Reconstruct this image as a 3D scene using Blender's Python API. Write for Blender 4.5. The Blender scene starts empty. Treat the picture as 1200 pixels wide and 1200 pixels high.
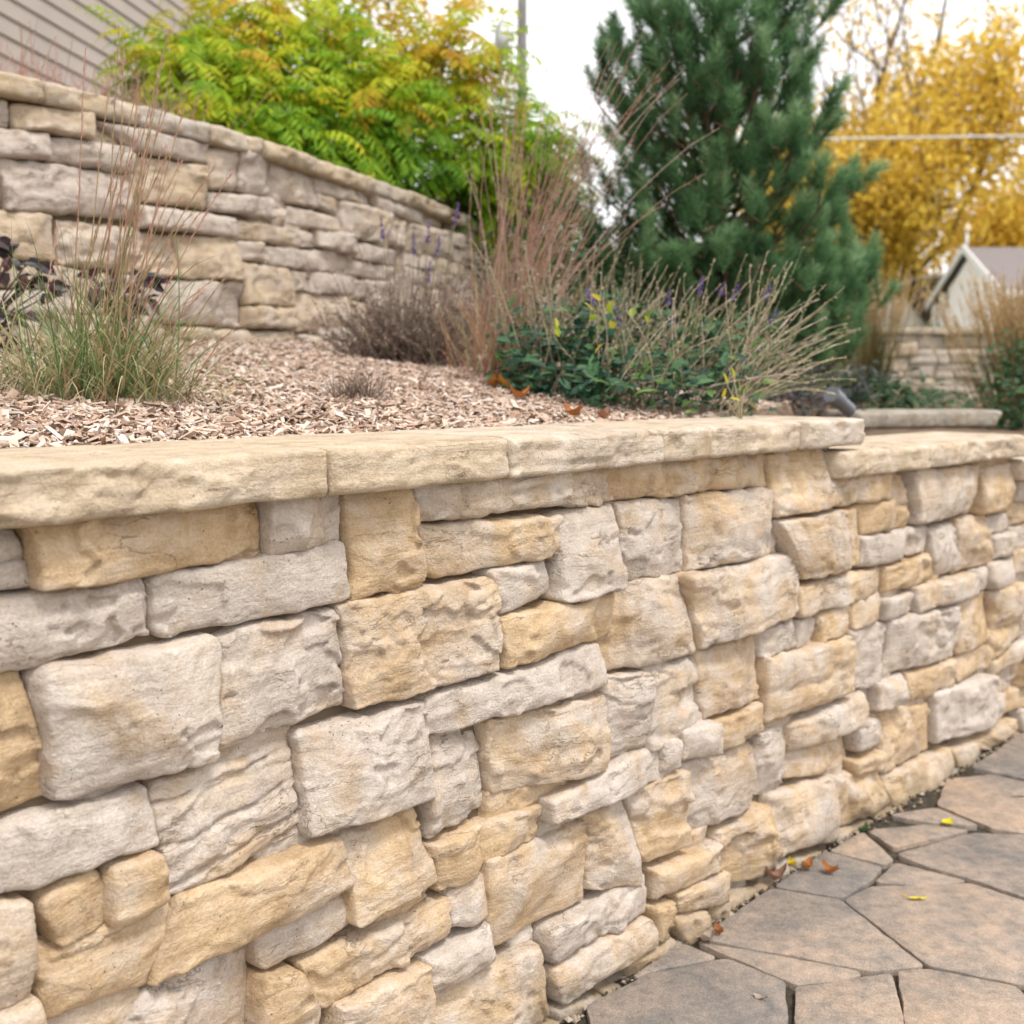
import bpy, math, random
import numpy as np
from math import radians as R
random.seed(7)
RNG = np.random.default_rng(11)
SC = bpy.context.scene
COL = SC.collection
U = 0.0762                       # one course of the block wall
# ---------------------------------------------------------------- camera
CZ = 1.14
cam_d = bpy.data.cameras.new('camera'); cam = bpy.data.objects.new('camera', cam_d); COL.objects.link(cam)
cam.location = (0, 0, CZ)
PITCH = math.atan(153 / 1300)
cam.rotation_euler = (math.pi / 2 - PITCH, 0, 0)
cam_d.sensor_width = 36; cam_d.lens = 39.0
cam_d.clip_start = 0.05; cam_d.clip_end = 2000
cam_d.dof.use_dof = True; cam_d.dof.focus_distance = 1.65; cam_d.dof.aperture_fstop = 4.5
SC.camera = cam
# ---------------------------------------------------------------- sky and sun (bright overcast)
SUN_EL, SUN_AZ = R(63), R(140)   # azimuth clockwise from +Y
w = bpy.data.worlds.new('World'); SC.world = w; w.use_nodes = True
nt = w.node_tree; nt.nodes.clear()
out = nt.nodes.new('ShaderNodeOutputWorld'); bg = nt.nodes.new('ShaderNodeBackground')
sky = nt.nodes.new('ShaderNodeTexSky'); sky.sky_type = 'NISHITA'; sky.sun_disc = False
sky.sun_elevation = SUN_EL; sky.sun_rotation = SUN_AZ; sky.dust_density = 3.0
mixn = nt.nodes.new('ShaderNodeMix'); mixn.data_type = 'RGBA'
mixn.inputs['Factor'].default_value = 0.9
mixn.inputs['B'].default_value = (11.2, 11.0, 11.1, 1)      # cloud deck
nt.links.new(sky.outputs[0], mixn.inputs['A'])
nt.links.new(mixn.outputs['Result'], bg.inputs['Color']); bg.inputs['Strength'].default_value = 0.084
nt.links.new(bg.outputs[0], out.inputs[0])
sd = bpy.data.lights.new('sun', 'SUN'); sd.energy = 1.5; sd.angle = R(14); sd.color = (1, .955, .89)
sun = bpy.data.objects.new('sun', sd); COL.objects.link(sun)
sun.rotation_euler = (math.pi / 2 - SUN_EL, 0, math.pi - SUN_AZ)
SC.view_settings.view_transform = 'Standard'; SC.view_settings.look = 'None'
SC.view_settings.gamma = 1; SC.view_settings.exposure = 0.96
# ---------------------------------------------------------------- helpers
def tag(o, label=None, cat=None, group=None, kind=None):
    if label: o['label'] = label
    if cat: o['category'] = cat
    if group: o['group'] = group
    if kind: o['kind'] = kind
    return o
def empty(name, loc, label=None, cat=None, group=None):
    o = bpy.data.objects.new(name, None); o.empty_display_size = .1
    COL.objects.link(o); o.location = loc
    return tag(o, label, cat, group)
def wloc(o):
    p = np.array(o.location, float)
    while o.parent: o = o.parent; p = p + np.array(o.location, float)
    return p
def mk(name, V, faces, mat, parent=None, attrs=None, smooth=True, origin=None):
    """One mesh object. faces: array (n,3|4) or list of such arrays / lists of n-gons. V in world metres."""
    V = np.asarray(V, float)
    off = wloc(parent) if parent else np.array(origin if origin is not None else (0, 0, 0), float)
    me = bpy.data.meshes.new(name)
    if not isinstance(faces, list): faces = [faces]
    idx = []; tot = []
    for f in faces:
        if isinstance(f, np.ndarray):
            if len(f): idx.append(f.ravel()); tot.append(np.full(len(f), f.shape[1]))
        else:
            idx.append(np.array(f)); tot.append(np.array([len(f)]))
    idx = np.concatenate(idx).astype(np.int32); tot = np.concatenate(tot).astype(np.int32)
    me.vertices.add(len(V)); me.vertices.foreach_set('co', (V - off).astype(np.float32).ravel())
    me.loops.add(len(idx)); me.loops.foreach_set('vertex_index', idx)
    me.polygons.add(len(tot)); me.polygons.foreach_set('loop_start', np.r_[0, np.cumsum(tot)[:-1]].astype(np.int32))
    me.polygons.foreach_set('use_smooth', np.full(len(tot), smooth))
    me.update(calc_edges=True)
    for k, a in (attrs or {}).items():
        a = np.asarray(a, np.float32)
        if a.ndim == 1:
            at = me.attributes.new(k, 'FLOAT', 'POINT'); at.data.foreach_set('value', a)
        else:
            at = me.attributes.new(k, 'FLOAT_VECTOR', 'POINT'); at.data.foreach_set('vector', a.ravel())
    me.validate(); me.materials.append(mat)
    o = bpy.data.objects.new(name, me); COL.objects.link(o)
    if parent: o.parent = parent
    elif origin is not None: o.location = origin
    return o
class MB:
    """Collects pieces for one mesh object."""
    def __init__(s): s.V = []; s.F = []; s.T = []; s.n = 0
    def add(s, V, F, tint=0.5):
        V = np.asarray(V, float).reshape(-1, 3)
        s.V.append(V)
        if isinstance(F, np.ndarray): s.F.append(F + s.n)
        else:
            for f in F: s.F.append([i + s.n for i in f])
        s.T.append(np.broadcast_to(np.asarray(tint, float), (len(V),)).copy()); s.n += len(V)
        return s
    def box(s, x0, x1, y0, y1, z0, z1, tint=.5):
        V = [(x, y, z) for z in (z0, z1) for y in (y0, y1) for x in (x0, x1)]
        return s.add(V, np.array([(0, 2, 3, 1), (4, 5, 7, 6), (0, 1, 5, 4), (2, 6, 7, 3), (0, 4, 6, 2), (1, 3, 7, 5)]), tint)
    def hexa(s, P, tint=.5):      # P: 4 bottom (ccw) + 4 top
        return s.add(P, np.array([(3, 2, 1, 0), (4, 5, 6, 7), (0, 1, 5, 4), (1, 2, 6, 5), (2, 3, 7, 6), (3, 0, 4, 7)]), tint)
    def tube(s, pts, rad, sides=8, tint=.5, cap=True):
        pts = np.asarray(pts, float); n = len(pts); rad = np.broadcast_to(np.asarray(rad, float), (n,))
        d = np.gradient(pts, axis=0); d /= np.linalg.norm(d, axis=1)[:, None] + 1e-9
        ref = np.where(np.abs(d[:, 2:3]) > .9, np.array([[1., 0, 0]]), np.array([[0, 0, 1.]]))
        a = np.cross(d, ref); a /= np.linalg.norm(a, axis=1)[:, None]; b = np.cross(d, a)
        t = np.linspace(0, 2 * np.pi, sides, endpoint=False)
        V = pts[:, None] + rad[:, None, None] * (a[:, None] * np.cos(t)[None, :, None] + b[:, None] * np.sin(t)[None, :, None])
        i = np.arange(n - 1)[:, None] * sides; j = np.arange(sides)[None]; k = (j + 1) % sides
        F = np.stack([i + j, i + k, i + sides + k, i + sides + j], -1).reshape(-1, 4)
        if cap:
            fl = [list(r) for r in F] if False else None
        s.add(V.reshape(-1, 3), F, tint)
        if cap:
            s.F.append([s.n - n * sides + q for q in range(sides)][::-1]); s.F.append([s.n - sides + q for q in range(sides)])
        return s
    def build(s, name, mat, parent=None, smooth=True, origin=None, extra=None):
        return mk(name, np.concatenate(s.V), s.F, mat, parent, {'tint': np.concatenate(s.T)}, smooth, origin)
def _h(i, j, k):
    n = (i.astype(np.int64) * 374761393 + j.astype(np.int64) * 668265263 + int(k) * 2147483647 * 31) & 0xffffffff
    n = ((n ^ (n >> 13)) * 1274126177) & 0xffffffff
    n = ((n ^ (n >> 16)) * 2246822519) & 0xffffffff
    return ((n ^ (n >> 15)) & 0xffff) / 65535.0
def vn(x, y, seed=0):            # value noise in -1..1
    x = np.asarray(x, float) + 1000; y = np.asarray(y, float) + 1000
    i = np.floor(x); j = np.floor(y); fx = x - i; fy = y - j
    fx = fx * fx * fx * (fx * (fx * 6 - 15) + 10); fy = fy * fy * fy * (fy * (fy * 6 - 15) + 10)
    a = _h(i, j, seed); b = _h(i + 1, j, seed); c = _h(i, j + 1, seed); d = _h(i + 1, j + 1, seed)
    return ((a + (b - a) * fx) * (1 - fy) + (c + (d - c) * fx) * fy) * 2 - 1
def fbm(x, y, seed=0, o=4, g=.5):
    s = 0; a = 1; t = 0
    for k in range(o):
        s = s + a * vn(x * 2 ** k + 17.3 * k, y * 2 ** k + 9.1 * k, seed + k); t += a; a *= g
    return s / t
def sst(a, b, x):
    t = np.clip((x - a) / (b - a), 0, 1); return t * t * (3 - 2 * t)
# ---------------------------------------------------------------- materials
def newmat(name, rough=.9, spec=.3):
    m = bpy.data.materials.new(name); m.use_nodes = True; t = m.node_tree
    b = t.nodes['Principled BSDF']; b.inputs['Roughness'].default_value = rough
    b.inputs['Specular IOR Level'].default_value = spec
    return m, t, b
def N(t, typ, **kw):
    n = t.nodes.new(typ)
    for k, v in kw.items():
        if k in n.inputs: n.inputs[k].default_value = v
        else: setattr(n, k, v)
    return n
def L(t, a, b): t.links.new(a, b)
def ramp(t, stops, src):
    n = t.nodes.new('ShaderNodeValToRGB'); e = n.color_ramp.elements
    while len(e) < len(stops): e.new(.5)
    for q, (p, c) in zip(e, stops): q.position = p; q.color = (*c, 1) if len(c) == 3 else c
    L(t, src, n.inputs['Fac']); return n.outputs['Color']
def mixc(t, fac, a, b, blend='MIX'):
    n = t.nodes.new('ShaderNodeMix'); n.data_type = 'RGBA'; n.blend_type = blend
    for s, v in (('Factor', fac), ('A', a), ('B', b)):
        if isinstance(v, bpy.types.NodeSocket): L(t, v, n.inputs[s])
        else: n.inputs[s].default_value = v if s == 'Factor' else ((*v, 1) if len(v) == 3 else v)
    return n.outputs['Result']
def math_(t, op, a, b=0., clamp=False):
    n = t.nodes.new('ShaderNodeMath'); n.operation = op; n.use_clamp = clamp
    for i, v in enumerate((a, b)):
        if isinstance(v, bpy.types.NodeSocket): L(t, v, n.inputs[i])
        else: n.inputs[i].default_value = v
    return n.outputs[0]
def noise(t, vec, scale, detail=4, rough=.55, dist=0.):
    n = N(t, 'ShaderNodeTexNoise', Scale=scale, Detail=detail, Roughness=rough, Distortion=dist); L(t, vec, n.inputs['Vector']); return n.outputs['Fac']
def vscale(t, vec, s):
    n = t.nodes.new('ShaderNodeVectorMath'); n.operation = 'MULTIPLY'; L(t, vec, n.inputs[0]); n.inputs[1].default_value = s; return n.outputs[0]
def attr(t, name, o='Fac'):
    n = t.nodes.new('ShaderNodeAttribute'); n.attribute_name = name; return n.outputs[o]
def bump(t, b, hgt, dist, strength=1., prev=None):
    n = t.nodes.new('ShaderNodeBump'); n.inputs['Strength'].default_value = strength; n.inputs['Distance'].default_value = dist
    L(t, hgt, n.inputs['Height'])
    if prev is not None: L(t, prev, n.inputs['Normal'])
    L(t, n.outputs[0], b.inputs['Normal']); return n.outputs[0]
def stone_mat(name, tan=((.41, .28, .155), (.56, .415, .258), (.635, .51, .36)), grey=((.42, .36, .305), (.55, .485, .425), (.62, .565, .51)), mottle=1.0):
    m, t, b = newmat(name, .95, .15)
    v = attr(t, 'suv', 'Vector'); tone = attr(t, 'tone')
    big = noise(t, v, 7, 3, .6, .6); mid = noise(t, v, 22, 5, .6, .4)
    st = noise(t, vscale(t, v, (8, 60, 30)), 1.0, 5, .65)
    f = math_(t, 'ADD', tone, math_(t, 'MULTIPLY', math_(t, 'SUBTRACT', big, .5), 1.9 * mottle))
    f = math_(t, 'ADD', f, math_(t, 'MULTIPLY', math_(t, 'SUBTRACT', mid, .5), .5))
    n = N(t, 'ShaderNodeMapRange'); n.interpolation_type = 'SMOOTHSTEP'; n.inputs['From Min'].default_value = .02; n.inputs['From Max'].default_value = .88
    L(t, f, n.inputs['Value'])
    mm = math_(t, 'ADD', math_(t, 'MULTIPLY', mid, .55), math_(t, 'MULTIPLY', st, .45))
    ct = ramp(t, [(.33, tan[0]), (.5, tan[1]), (.68, tan[2])], mm)
    cg = ramp(t, [(.33, grey[0]), (.5, grey[1]), (.68, grey[2])], mm)
    c = mixc(t, n.outputs[0], ct, cg)
    # rusty blooms and dark pits
    bl = noise(t, v, 15, 3, .5); c = mixc(t, ramp(t, [(.60, (0, 0, 0)), (.74, (.38, .38, .38))], bl), c, (.48, .30, .14))
    pit = N(t, 'ShaderNodeTexVoronoi', Scale=120.); L(t, v, pit.inputs['Vector'])
    pm = math_(t, 'MULTIPLY', math_(t, 'LESS_THAN', pit.outputs['Distance'], .15), math_(t, 'GREATER_THAN', noise(t, v, 13, 2), .62))
    c = mixc(t, math_(t, 'MULTIPLY', pm, .75), c, (.10, .075, .05))
    # hairline bedding cracks holding dirt
    cn = noise(t, vscale(t, v, (7, 30, 14)), 1.0, 5, .6, .5)
    ck = math_(t, 'LESS_THAN', math_(t, 'ABSOLUTE', math_(t, 'SUBTRACT', cn, .5)), .0085); ck = math_(t, 'MULTIPLY', ck, ramp(t, [(.5, (0, 0, 0)), (.62, (1, 1, 1))], noise(t, v, 9, 2)))
    c = mixc(t, math_(t, 'MULTIPLY', ck, .55), c, (.16, .11, .07))
    fine = noise(t, v, 260, 3, .7)
    c = mixc(t, .6, c, ramp(t, [(.3, (.35, .33, .3)), (.55, (.5, .5, .5)), (.75, (.66, .65, .62))], fine), 'OVERLAY')
    # soil splash on the lowest course
    gp = t.nodes.new('ShaderNodeNewGeometry'); sx = t.nodes.new('ShaderNodeSeparateXYZ'); L(t, gp.outputs['Position'], sx.inputs[0])
    zz = math_(t, 'ADD', sx.outputs['Z'], math_(t, 'MULTIPLY', math_(t, 'SUBTRACT', noise(t, gp.outputs['Position'], 16, 5, .65), .5), .16))
    mr = N(t, 'ShaderNodeMapRange'); mr.inputs['From Min'].default_value = .075; mr.inputs['From Max'].default_value = .005; L(t, zz, mr.inputs['Value'])
    c = mixc(t, math_(t, 'MULTIPLY', mr.outputs[0], .5), c, (.17, .14, .095))
    # water streaks and grey bloom
    ws = noise(t, vscale(t, gp.outputs['Position'], (11, 11, 1.6)), 1.0, 4, .6); c = mixc(t, .4, c, ramp(t, [(.34, (.38, .375, .36)), (.5, (.5, .5, .5)), (.66, (.60, .60, .60))], ws), 'OVERLAY')
    L(t, c, b.inputs['Base Color'])
    h = math_(t, 'ADD', math_(t, 'MULTIPLY', st, .9), math_(t, 'ADD', math_(t, 'MULTIPLY', noise(t, v, 60, 6, .7), .65), math_(t, 'ADD', math_(t, 'MULTIPLY', pm, -.6), math_(t, 'ADD', math_(t, 'MULTIPLY', ck, -.5), math_(t, 'MULTIPLY', noise(t, v, 190, 4, .7), .7)))))
    p = bump(t, b, h, .005, .9)
    return m
def tint_mat(name, stops, trans=.0, rough=.7, spec=.25, nz=0., nscale=30.):
    """Colour by the per-leaf / per-blade 'tint' attribute."""
    m, t, b = newmat(name, rough, spec)
    f = attr(t, 'tint')
    if nz:
        tc = N(t, 'ShaderNodeTexCoord'); f = math_(t, 'ADD', f, math_(t, 'MULTIPLY', math_(t, 'SUBTRACT', noise(t, tc.outputs['Object'], nscale, 3), .5), nz))
    c = ramp(t, stops, f); L(t, c, b.inputs['Base Color'])
    if trans:
        tr = N(t, 'ShaderNodeBsdfTranslucent'); L(t, c, tr.inputs['Color']); mx = N(t, 'ShaderNodeMixShader'); mx.inputs[0].default_value = trans
        L(t, b.outputs[0], mx.inputs[1]); L(t, tr.outputs[0], mx.inputs[2]); L(t, mx.outputs[0], t.nodes['Material Output'].inputs['Surface'])
    return m
def plain_mat(name, col, rough=.7, nz=.15, nscale=8., bdist=0., spec=.3, metal=0.):
    m, t, b = newmat(name, rough, spec); b.inputs['Metallic'].default_value = metal
    tc = N(t, 'ShaderNodeTexCoord'); n = noise(t, tc.outputs['Object'], nscale, 5)
    a = tuple(x * (1 - nz) for x in col); d = tuple(min(1, x * (1 + nz)) for x in col)
    L(t, ramp(t, [(.3, a), (.7, d)], n), b.inputs['Base Color'])
    if bdist: bump(t, b, noise(t, tc.outputs['Object'], nscale * 6, 5), bdist)
    return m
M_STONE = stone_mat('wall_stone')
M_STONE2 = stone_mat('terrace_stone', tan=((.36, .27, .18), (.52, .415, .295), (.59, .495, .38)), grey=((.375, .315, .27), (.51, .44, .385), (.58, .52, .465)))
M_CAP = stone_mat('cap_stone', tan=((.39, .295, .195), (.54, .44, .32), (.61, .525, .405)), grey=((.42, .36, .30), (.56, .49, .42), (.64, .58, .51)), mottle=.6)
M_CORE = plain_mat('wall_core', (.16, .12, .08), .95)
FRONT_STONES=[(0.865,0.991,0.94,0.987,0.951,0.917,0.86,0.915,0.9),
(0.942,0.993,1.255,0.992,1.26,0.916,0.955,0.917,0.1),
(1.26,0.99,1.4,0.988,1.399,0.918,1.265,0.916,0.75),
(0.86,0.914,1.089,0.908,1.1,0.837,0.855,0.83,0.85),
(1.093,0.911,1.4,0.916,1.401,0.834,1.102,0.832,1),
(0.855,0.829,0.938,0.829,0.965,0.679,0.846,0.672,0.06),
(0.943,0.828,1.183,0.821,1.169,0.67,0.961,0.675,0.78),
(1.188,0.821,1.377,0.829,1.398,0.685,1.17,0.67,0.75),
(0.846,0.668,1.08,0.658,1.089,0.583,0.842,0.591,0.78),
(0.934,0.573,1.016,0.578,1.019,0.507,0.961,0.503,0.25),
(1.018,0.578,1.085,0.577,1.095,0.516,1.021,0.508,0.2),
(1.084,0.653,1.309,0.66,1.306,0.526,1.103,0.506,0.6),
(1.311,0.663,1.536,0.662,1.552,0.508,1.305,0.526,0.85),
(0.934,0.513,1.105,0.509,1.068,0.413,0.94,0.422,0.2),
(1.105,0.509,1.372,0.504,1.387,0.424,1.07,0.412,0.15),
(0.841,0.589,0.929,0.573,0.931,0.456,0.834,0.461,0.25),
(0.834,0.459,0.931,0.454,0.939,0.381,0.83,0.396,0.4),
(1.076,0.413,1.232,0.395,1.223,0.269,0.997,0.319,0.65),
(1.223,0.413,1.384,0.413,1.394,0.36,1.235,0.352,0.5),
(1.233,0.349,1.29,0.339,1.336,0.259,1.227,0.267,0.25),
(1.294,0.339,1.594,0.331,1.594,0.268,1.337,0.253,0.25),
(1.401,0.992,1.515,0.996,1.553,0.83,1.411,0.836,0.12),
(1.518,0.998,1.982,0.999,2.006,0.926,1.533,0.934,0.5),
(1.539,0.929,1.857,0.915,1.862,0.846,1.557,0.846,0.35),
(1.687,0.84,1.83,0.842,1.862,0.786,1.709,0.767,0.9),
(1.859,0.917,2.019,0.919,2.029,0.765,1.862,0.765,0.72),
(2.026,0.919,2.265,0.911,2.281,0.757,2.036,0.775,0.78),
(1.384,0.832,1.702,0.828,1.701,0.677,1.402,0.679,0.42),
(1.704,0.76,2.022,0.758,2.033,0.678,1.712,0.679,0.12),
(1.539,0.664,1.983,0.671,2.003,0.592,1.538,0.606,0.9),
(1.986,0.779,2.26,0.76,2.298,0.59,2.007,0.602,0.5),
(1.99,0.999,2.591,0.984,2.595,0.911,2.004,0.926,0.33),
(1.683,0.597,2.008,0.569,2.001,0.432,1.705,0.463,0.42),
(2.012,0.593,2.141,0.587,2.155,0.421,2.012,0.436,0.7),
(2.147,0.594,2.329,0.581,2.348,0.424,2.152,0.425,0.7),
(1.542,0.603,1.68,0.597,1.7,0.44,1.548,0.444,0.72),
(1.832,0.422,2.238,0.435,2.235,0.358,1.837,0.378,0.85),
(1.376,0.498,1.521,0.502,1.558,0.374,1.384,0.366,0.2),
(1.545,0.431,1.663,0.427,1.663,0.344,1.571,0.345,0.1),
(1.666,0.426,1.832,0.412,1.825,0.355,1.666,0.356,0.2),
(1.682,0.36,1.966,0.333,1.964,0.184,1.686,0.199,0.35),
(1.957,0.352,2.088,0.345,2.116,0.168,1.965,0.204,0.35),
(2.087,0.363,2.273,0.357,2.295,0.192,2.12,0.206,0.25),
(1.593,0.332,1.679,0.345,1.682,0.263,1.598,0.273,0.6),
(1.534,0.254,1.678,0.254,1.682,0.193,1.539,0.193,0.92),
(1.356,0.254,1.53,0.249,1.539,0.152,1.355,0.187,0.45),
(1.539,0.191,1.826,0.161,1.852,-0.027,1.538,0.077,0.5),
(1.838,0.178,2.141,0.181,2.138,0.102,1.843,0.113,0.82),
(1.843,0.107,2.138,0.097,2.155,0.033,1.864,0.03,0.62),
(2.155,0.183,2.409,0.156,2.408,0.097,2.157,0.124,0.3),
(2.153,0.105,2.222,0.099,2.224,0.025,2.166,0.029,0.25),
(2.07,0.024,2.224,0.022,2.215,-0.025,2.076,-0.043,0.2),
(1.985,0.006,2.066,-0.01,2.067,-0.047,2.004,-0.044,0.3),
(1.856,0.028,1.975,0.001,1.986,-0.06,1.869,-0.046,0.4),
(2.228,0.107,2.422,0.091,2.431,0.02,2.24,0.061,0.28),
(2.224,0.062,2.347,0.034,2.344,-0.021,2.264,-0.02,0.3),
(2.359,0.04,2.564,0.001,2.554,-0.066,2.367,-0.034,0.2),
(2.412,0.175,2.614,0.183,2.629,0.014,2.43,0.045,0.25),
(2.617,0.047,2.711,0.023,2.708,-0.042,2.576,-0.028,0.85),
(2.246,0.368,2.573,0.336,2.565,0.19,2.296,0.202,0.72),
(2.574,0.356,2.72,0.347,2.695,0.179,2.566,0.205,0.9),
(2.706,0.346,3.084,0.346,3.091,0.265,2.71,0.281,0.65),
(2.707,0.28,3.026,0.259,3.049,0.169,2.707,0.212,0.35),
(2.633,0.195,2.907,0.175,2.937,0.012,2.641,0.052,0.55),
(2.91,0.168,3.187,0.119,3.241,0.003,2.941,0.019,0.35),
(3.041,0.273,3.162,0.26,3.173,0.19,3.055,0.192,0.72),
(3.032,0.177,3.179,0.172,3.184,0.122,3.043,0.137,0.3),
(3.161,0.271,3.51,0.229,3.541,0.082,3.203,0.1,0.28),
(3.508,0.254,3.887,0.244,3.917,0.086,3.55,0.097,0.95),
(3.203,0.092,3.623,0.067,3.638,-0.081,3.251,-0.047,0.42),
(3.633,0.065,3.855,0.052,3.867,-0.046,3.686,-0.045,0.3),
(3.705,0.06,4.103,0.055,4.108,0.019,3.872,0.005,0.35),
(2.902,0.019,3.046,-0.001,3.05,-0.051,2.922,-0.042,0.6),
(3.054,-0.004,3.225,-0.017,3.23,-0.069,3.085,-0.043,0.35),
(2.728,0.017,2.889,-0.005,2.891,-0.047,2.728,-0.023,0.45),
(2.59,0.983,2.841,0.995,2.904,0.846,2.61,0.844,0.3),
(2.881,0.921,3.144,0.915,3.15,0.842,2.919,0.844,0.3),
(3.156,0.914,3.291,0.906,3.306,0.754,3.197,0.761,0.25),
(3.013,0.836,3.185,0.838,3.191,0.761,3.043,0.757,0.15),
(3.302,0.906,3.724,0.899,3.688,0.762,3.323,0.761,0.55),
(3.746,0.889,3.995,0.89,3.992,0.74,3.762,0.752,0.25),
(2.268,0.913,2.6,0.907,2.608,0.76,2.287,0.761,0.5),
(2.611,0.834,3.013,0.83,3.041,0.684,2.727,0.687,0.3),
(3.035,0.754,3.416,0.748,3.414,0.674,3.049,0.675,0.88),
(3.42,0.739,3.62,0.738,3.656,0.59,3.459,0.6,0.95),
(3.623,0.744,3.827,0.742,3.9,0.587,3.656,0.59,0.35),
(2.26,0.755,2.716,0.752,2.711,0.607,2.309,0.601,0.5),
(2.721,0.675,3.158,0.664,3.155,0.59,2.725,0.6,0.45),
(3.166,0.662,3.442,0.671,3.45,0.593,3.163,0.599,0.05),
(3,0.593,3.155,0.6,3.144,0.529,3.014,0.521,0.3),
(2.833,0.588,3,0.589,2.99,0.52,2.845,0.515,0.2),
(2.566,0.587,2.719,0.598,2.73,0.531,2.582,0.525,0.82),
(2.729,0.592,2.826,0.586,2.831,0.511,2.737,0.524,0.85),
(3.156,0.578,3.322,0.577,3.319,0.52,3.161,0.524,0.85),
(3.325,0.586,3.751,0.574,3.759,0.509,3.337,0.517,0.5),
(3.754,0.583,3.857,0.58,3.866,0.509,3.758,0.518,0.85),
(3.867,0.588,4.022,0.594,4.034,0.502,3.876,0.511,0.85),
(3.894,0.667,4.023,0.674,4.021,0.598,3.909,0.6,0.72),
(2.321,0.588,2.566,0.583,2.58,0.439,2.355,0.441,0.4),
(2.582,0.525,2.991,0.511,3.01,0.363,2.597,0.372,0.33),
(3.005,0.524,3.191,0.513,3.185,0.343,3.018,0.367,0.82),
(3.199,0.524,3.637,0.492,3.654,0.337,3.2,0.37,0.8),
(3.633,0.493,3.889,0.5,3.907,0.348,3.664,0.34,0.25),
(3.9,0.501,4.091,0.504,4.107,0.386,3.916,0.371,0.35),
(3.141,0.359,3.311,0.35,3.324,0.271,3.157,0.279,0.78),
(3.345,0.344,3.634,0.333,3.643,0.249,3.381,0.255,0.33),
(3.645,0.331,3.997,0.345,3.997,0.257,3.663,0.259,0.28),
(2.241,0.446,2.384,0.434,2.387,0.363,2.251,0.382,0.72),
(2.39,0.428,2.577,0.433,2.584,0.361,2.393,0.358,0.22),
(2.181,0.442,2.236,0.433,2.238,0.371,2.183,0.371,0.72),
(3.893,0.371,4.105,0.396,4.114,0.326,3.915,0.283,0.3),
(3.916,0.273,4.116,0.316,4.124,0.256,3.923,0.22,0.45)]
BACK_STONES=[(1.473,1.914,1.575,1.921,1.576,1.852,1.469,1.84,0.7),
(1.58,1.916,1.827,1.937,1.827,1.86,1.583,1.849,0.08),
(1.469,1.834,1.685,1.85,1.687,1.779,1.465,1.758,0.8),
(1.687,1.844,1.979,1.861,1.975,1.78,1.69,1.776,0.8),
(1.539,1.765,1.97,1.776,1.963,1.644,1.55,1.621,0.85),
(1.457,1.617,1.689,1.625,1.696,1.49,1.45,1.484,0.15),
(1.705,1.613,1.991,1.617,1.993,1.479,1.709,1.479,0.5),
(1.848,1.913,2.299,1.928,2.297,1.862,1.983,1.856,0.8),
(1.986,1.837,2.286,1.856,2.28,1.718,2.021,1.706,0.12),
(2.299,1.925,2.443,1.939,2.441,1.8,2.297,1.783,0.45),
(2.447,1.937,2.625,1.939,2.624,1.805,2.448,1.798,0.75),
(2.635,1.934,2.939,1.956,2.966,1.812,2.637,1.799,0.7),
(2.948,1.942,3.392,1.956,3.409,1.879,2.958,1.871,0.7),
(2.293,1.774,2.65,1.801,2.647,1.725,2.3,1.716,0.88),
(1.995,1.689,2.433,1.705,2.431,1.639,2,1.625,0.88),
(2.444,1.699,2.93,1.714,2.927,1.657,2.441,1.633,0.4),
(2.15,1.615,2.431,1.639,2.468,1.497,2.163,1.477,0.12),
(1.918,1.602,2.147,1.615,2.159,1.482,1.916,1.473,0.3),
(2.451,1.627,2.571,1.633,2.576,1.57,2.453,1.561,0.7),
(2.583,1.622,3.099,1.659,3.106,1.575,2.588,1.559,0.85),
(2.47,1.556,2.753,1.562,2.786,1.423,2.475,1.41,0.15),
(2.767,1.553,2.891,1.556,2.898,1.487,2.77,1.482,0.6),
(2.907,1.557,3.229,1.577,3.238,1.499,2.904,1.479,0.8),
(2.018,1.461,2.463,1.486,2.461,1.333,2.029,1.332,0.75),
(2.475,1.404,2.792,1.417,2.789,1.343,2.472,1.329,0.28),
(2.804,1.476,3.208,1.494,3.204,1.354,2.801,1.332,0.35),
(2.763,1.791,3.114,1.795,3.112,1.736,2.76,1.724,0.6),
(2.958,1.868,3.117,1.87,3.114,1.798,2.956,1.822,0.6),
(3.133,1.865,3.568,1.874,3.444,1.731,3.129,1.733,0.45),
(3.252,1.718,3.627,1.715,3.604,1.647,3.257,1.649,0.8),
(3.115,1.635,3.604,1.643,3.602,1.582,3.113,1.575,0.75),
(3.254,1.562,3.602,1.578,3.579,1.505,3.252,1.488,0.82),
(3.411,1.932,3.94,1.945,3.938,1.866,3.44,1.874,0.7),
(3.589,1.873,3.741,1.86,3.715,1.724,3.573,1.746,0.5),
(3.764,1.853,4.288,1.88,4.286,1.744,3.738,1.727,0.45),
(1.45,1.478,1.579,1.48,1.575,1.408,1.446,1.403,0.3),
(1.584,1.471,1.702,1.474,1.699,1.412,1.581,1.408,0.3),
(1.709,1.475,1.911,1.462,1.905,1.349,1.709,1.339,0.5),
(1.445,1.391,1.705,1.407,1.701,1.332,1.441,1.321,0.75),
(1.708,1.335,2.012,1.341,2.009,1.28,1.705,1.27,0.5),
(2.136,1.315,2.282,1.318,2.291,1.276,2.135,1.278,0.35),
(2.292,1.312,2.773,1.326,2.77,1.256,2.29,1.258,0.4)]
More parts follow.
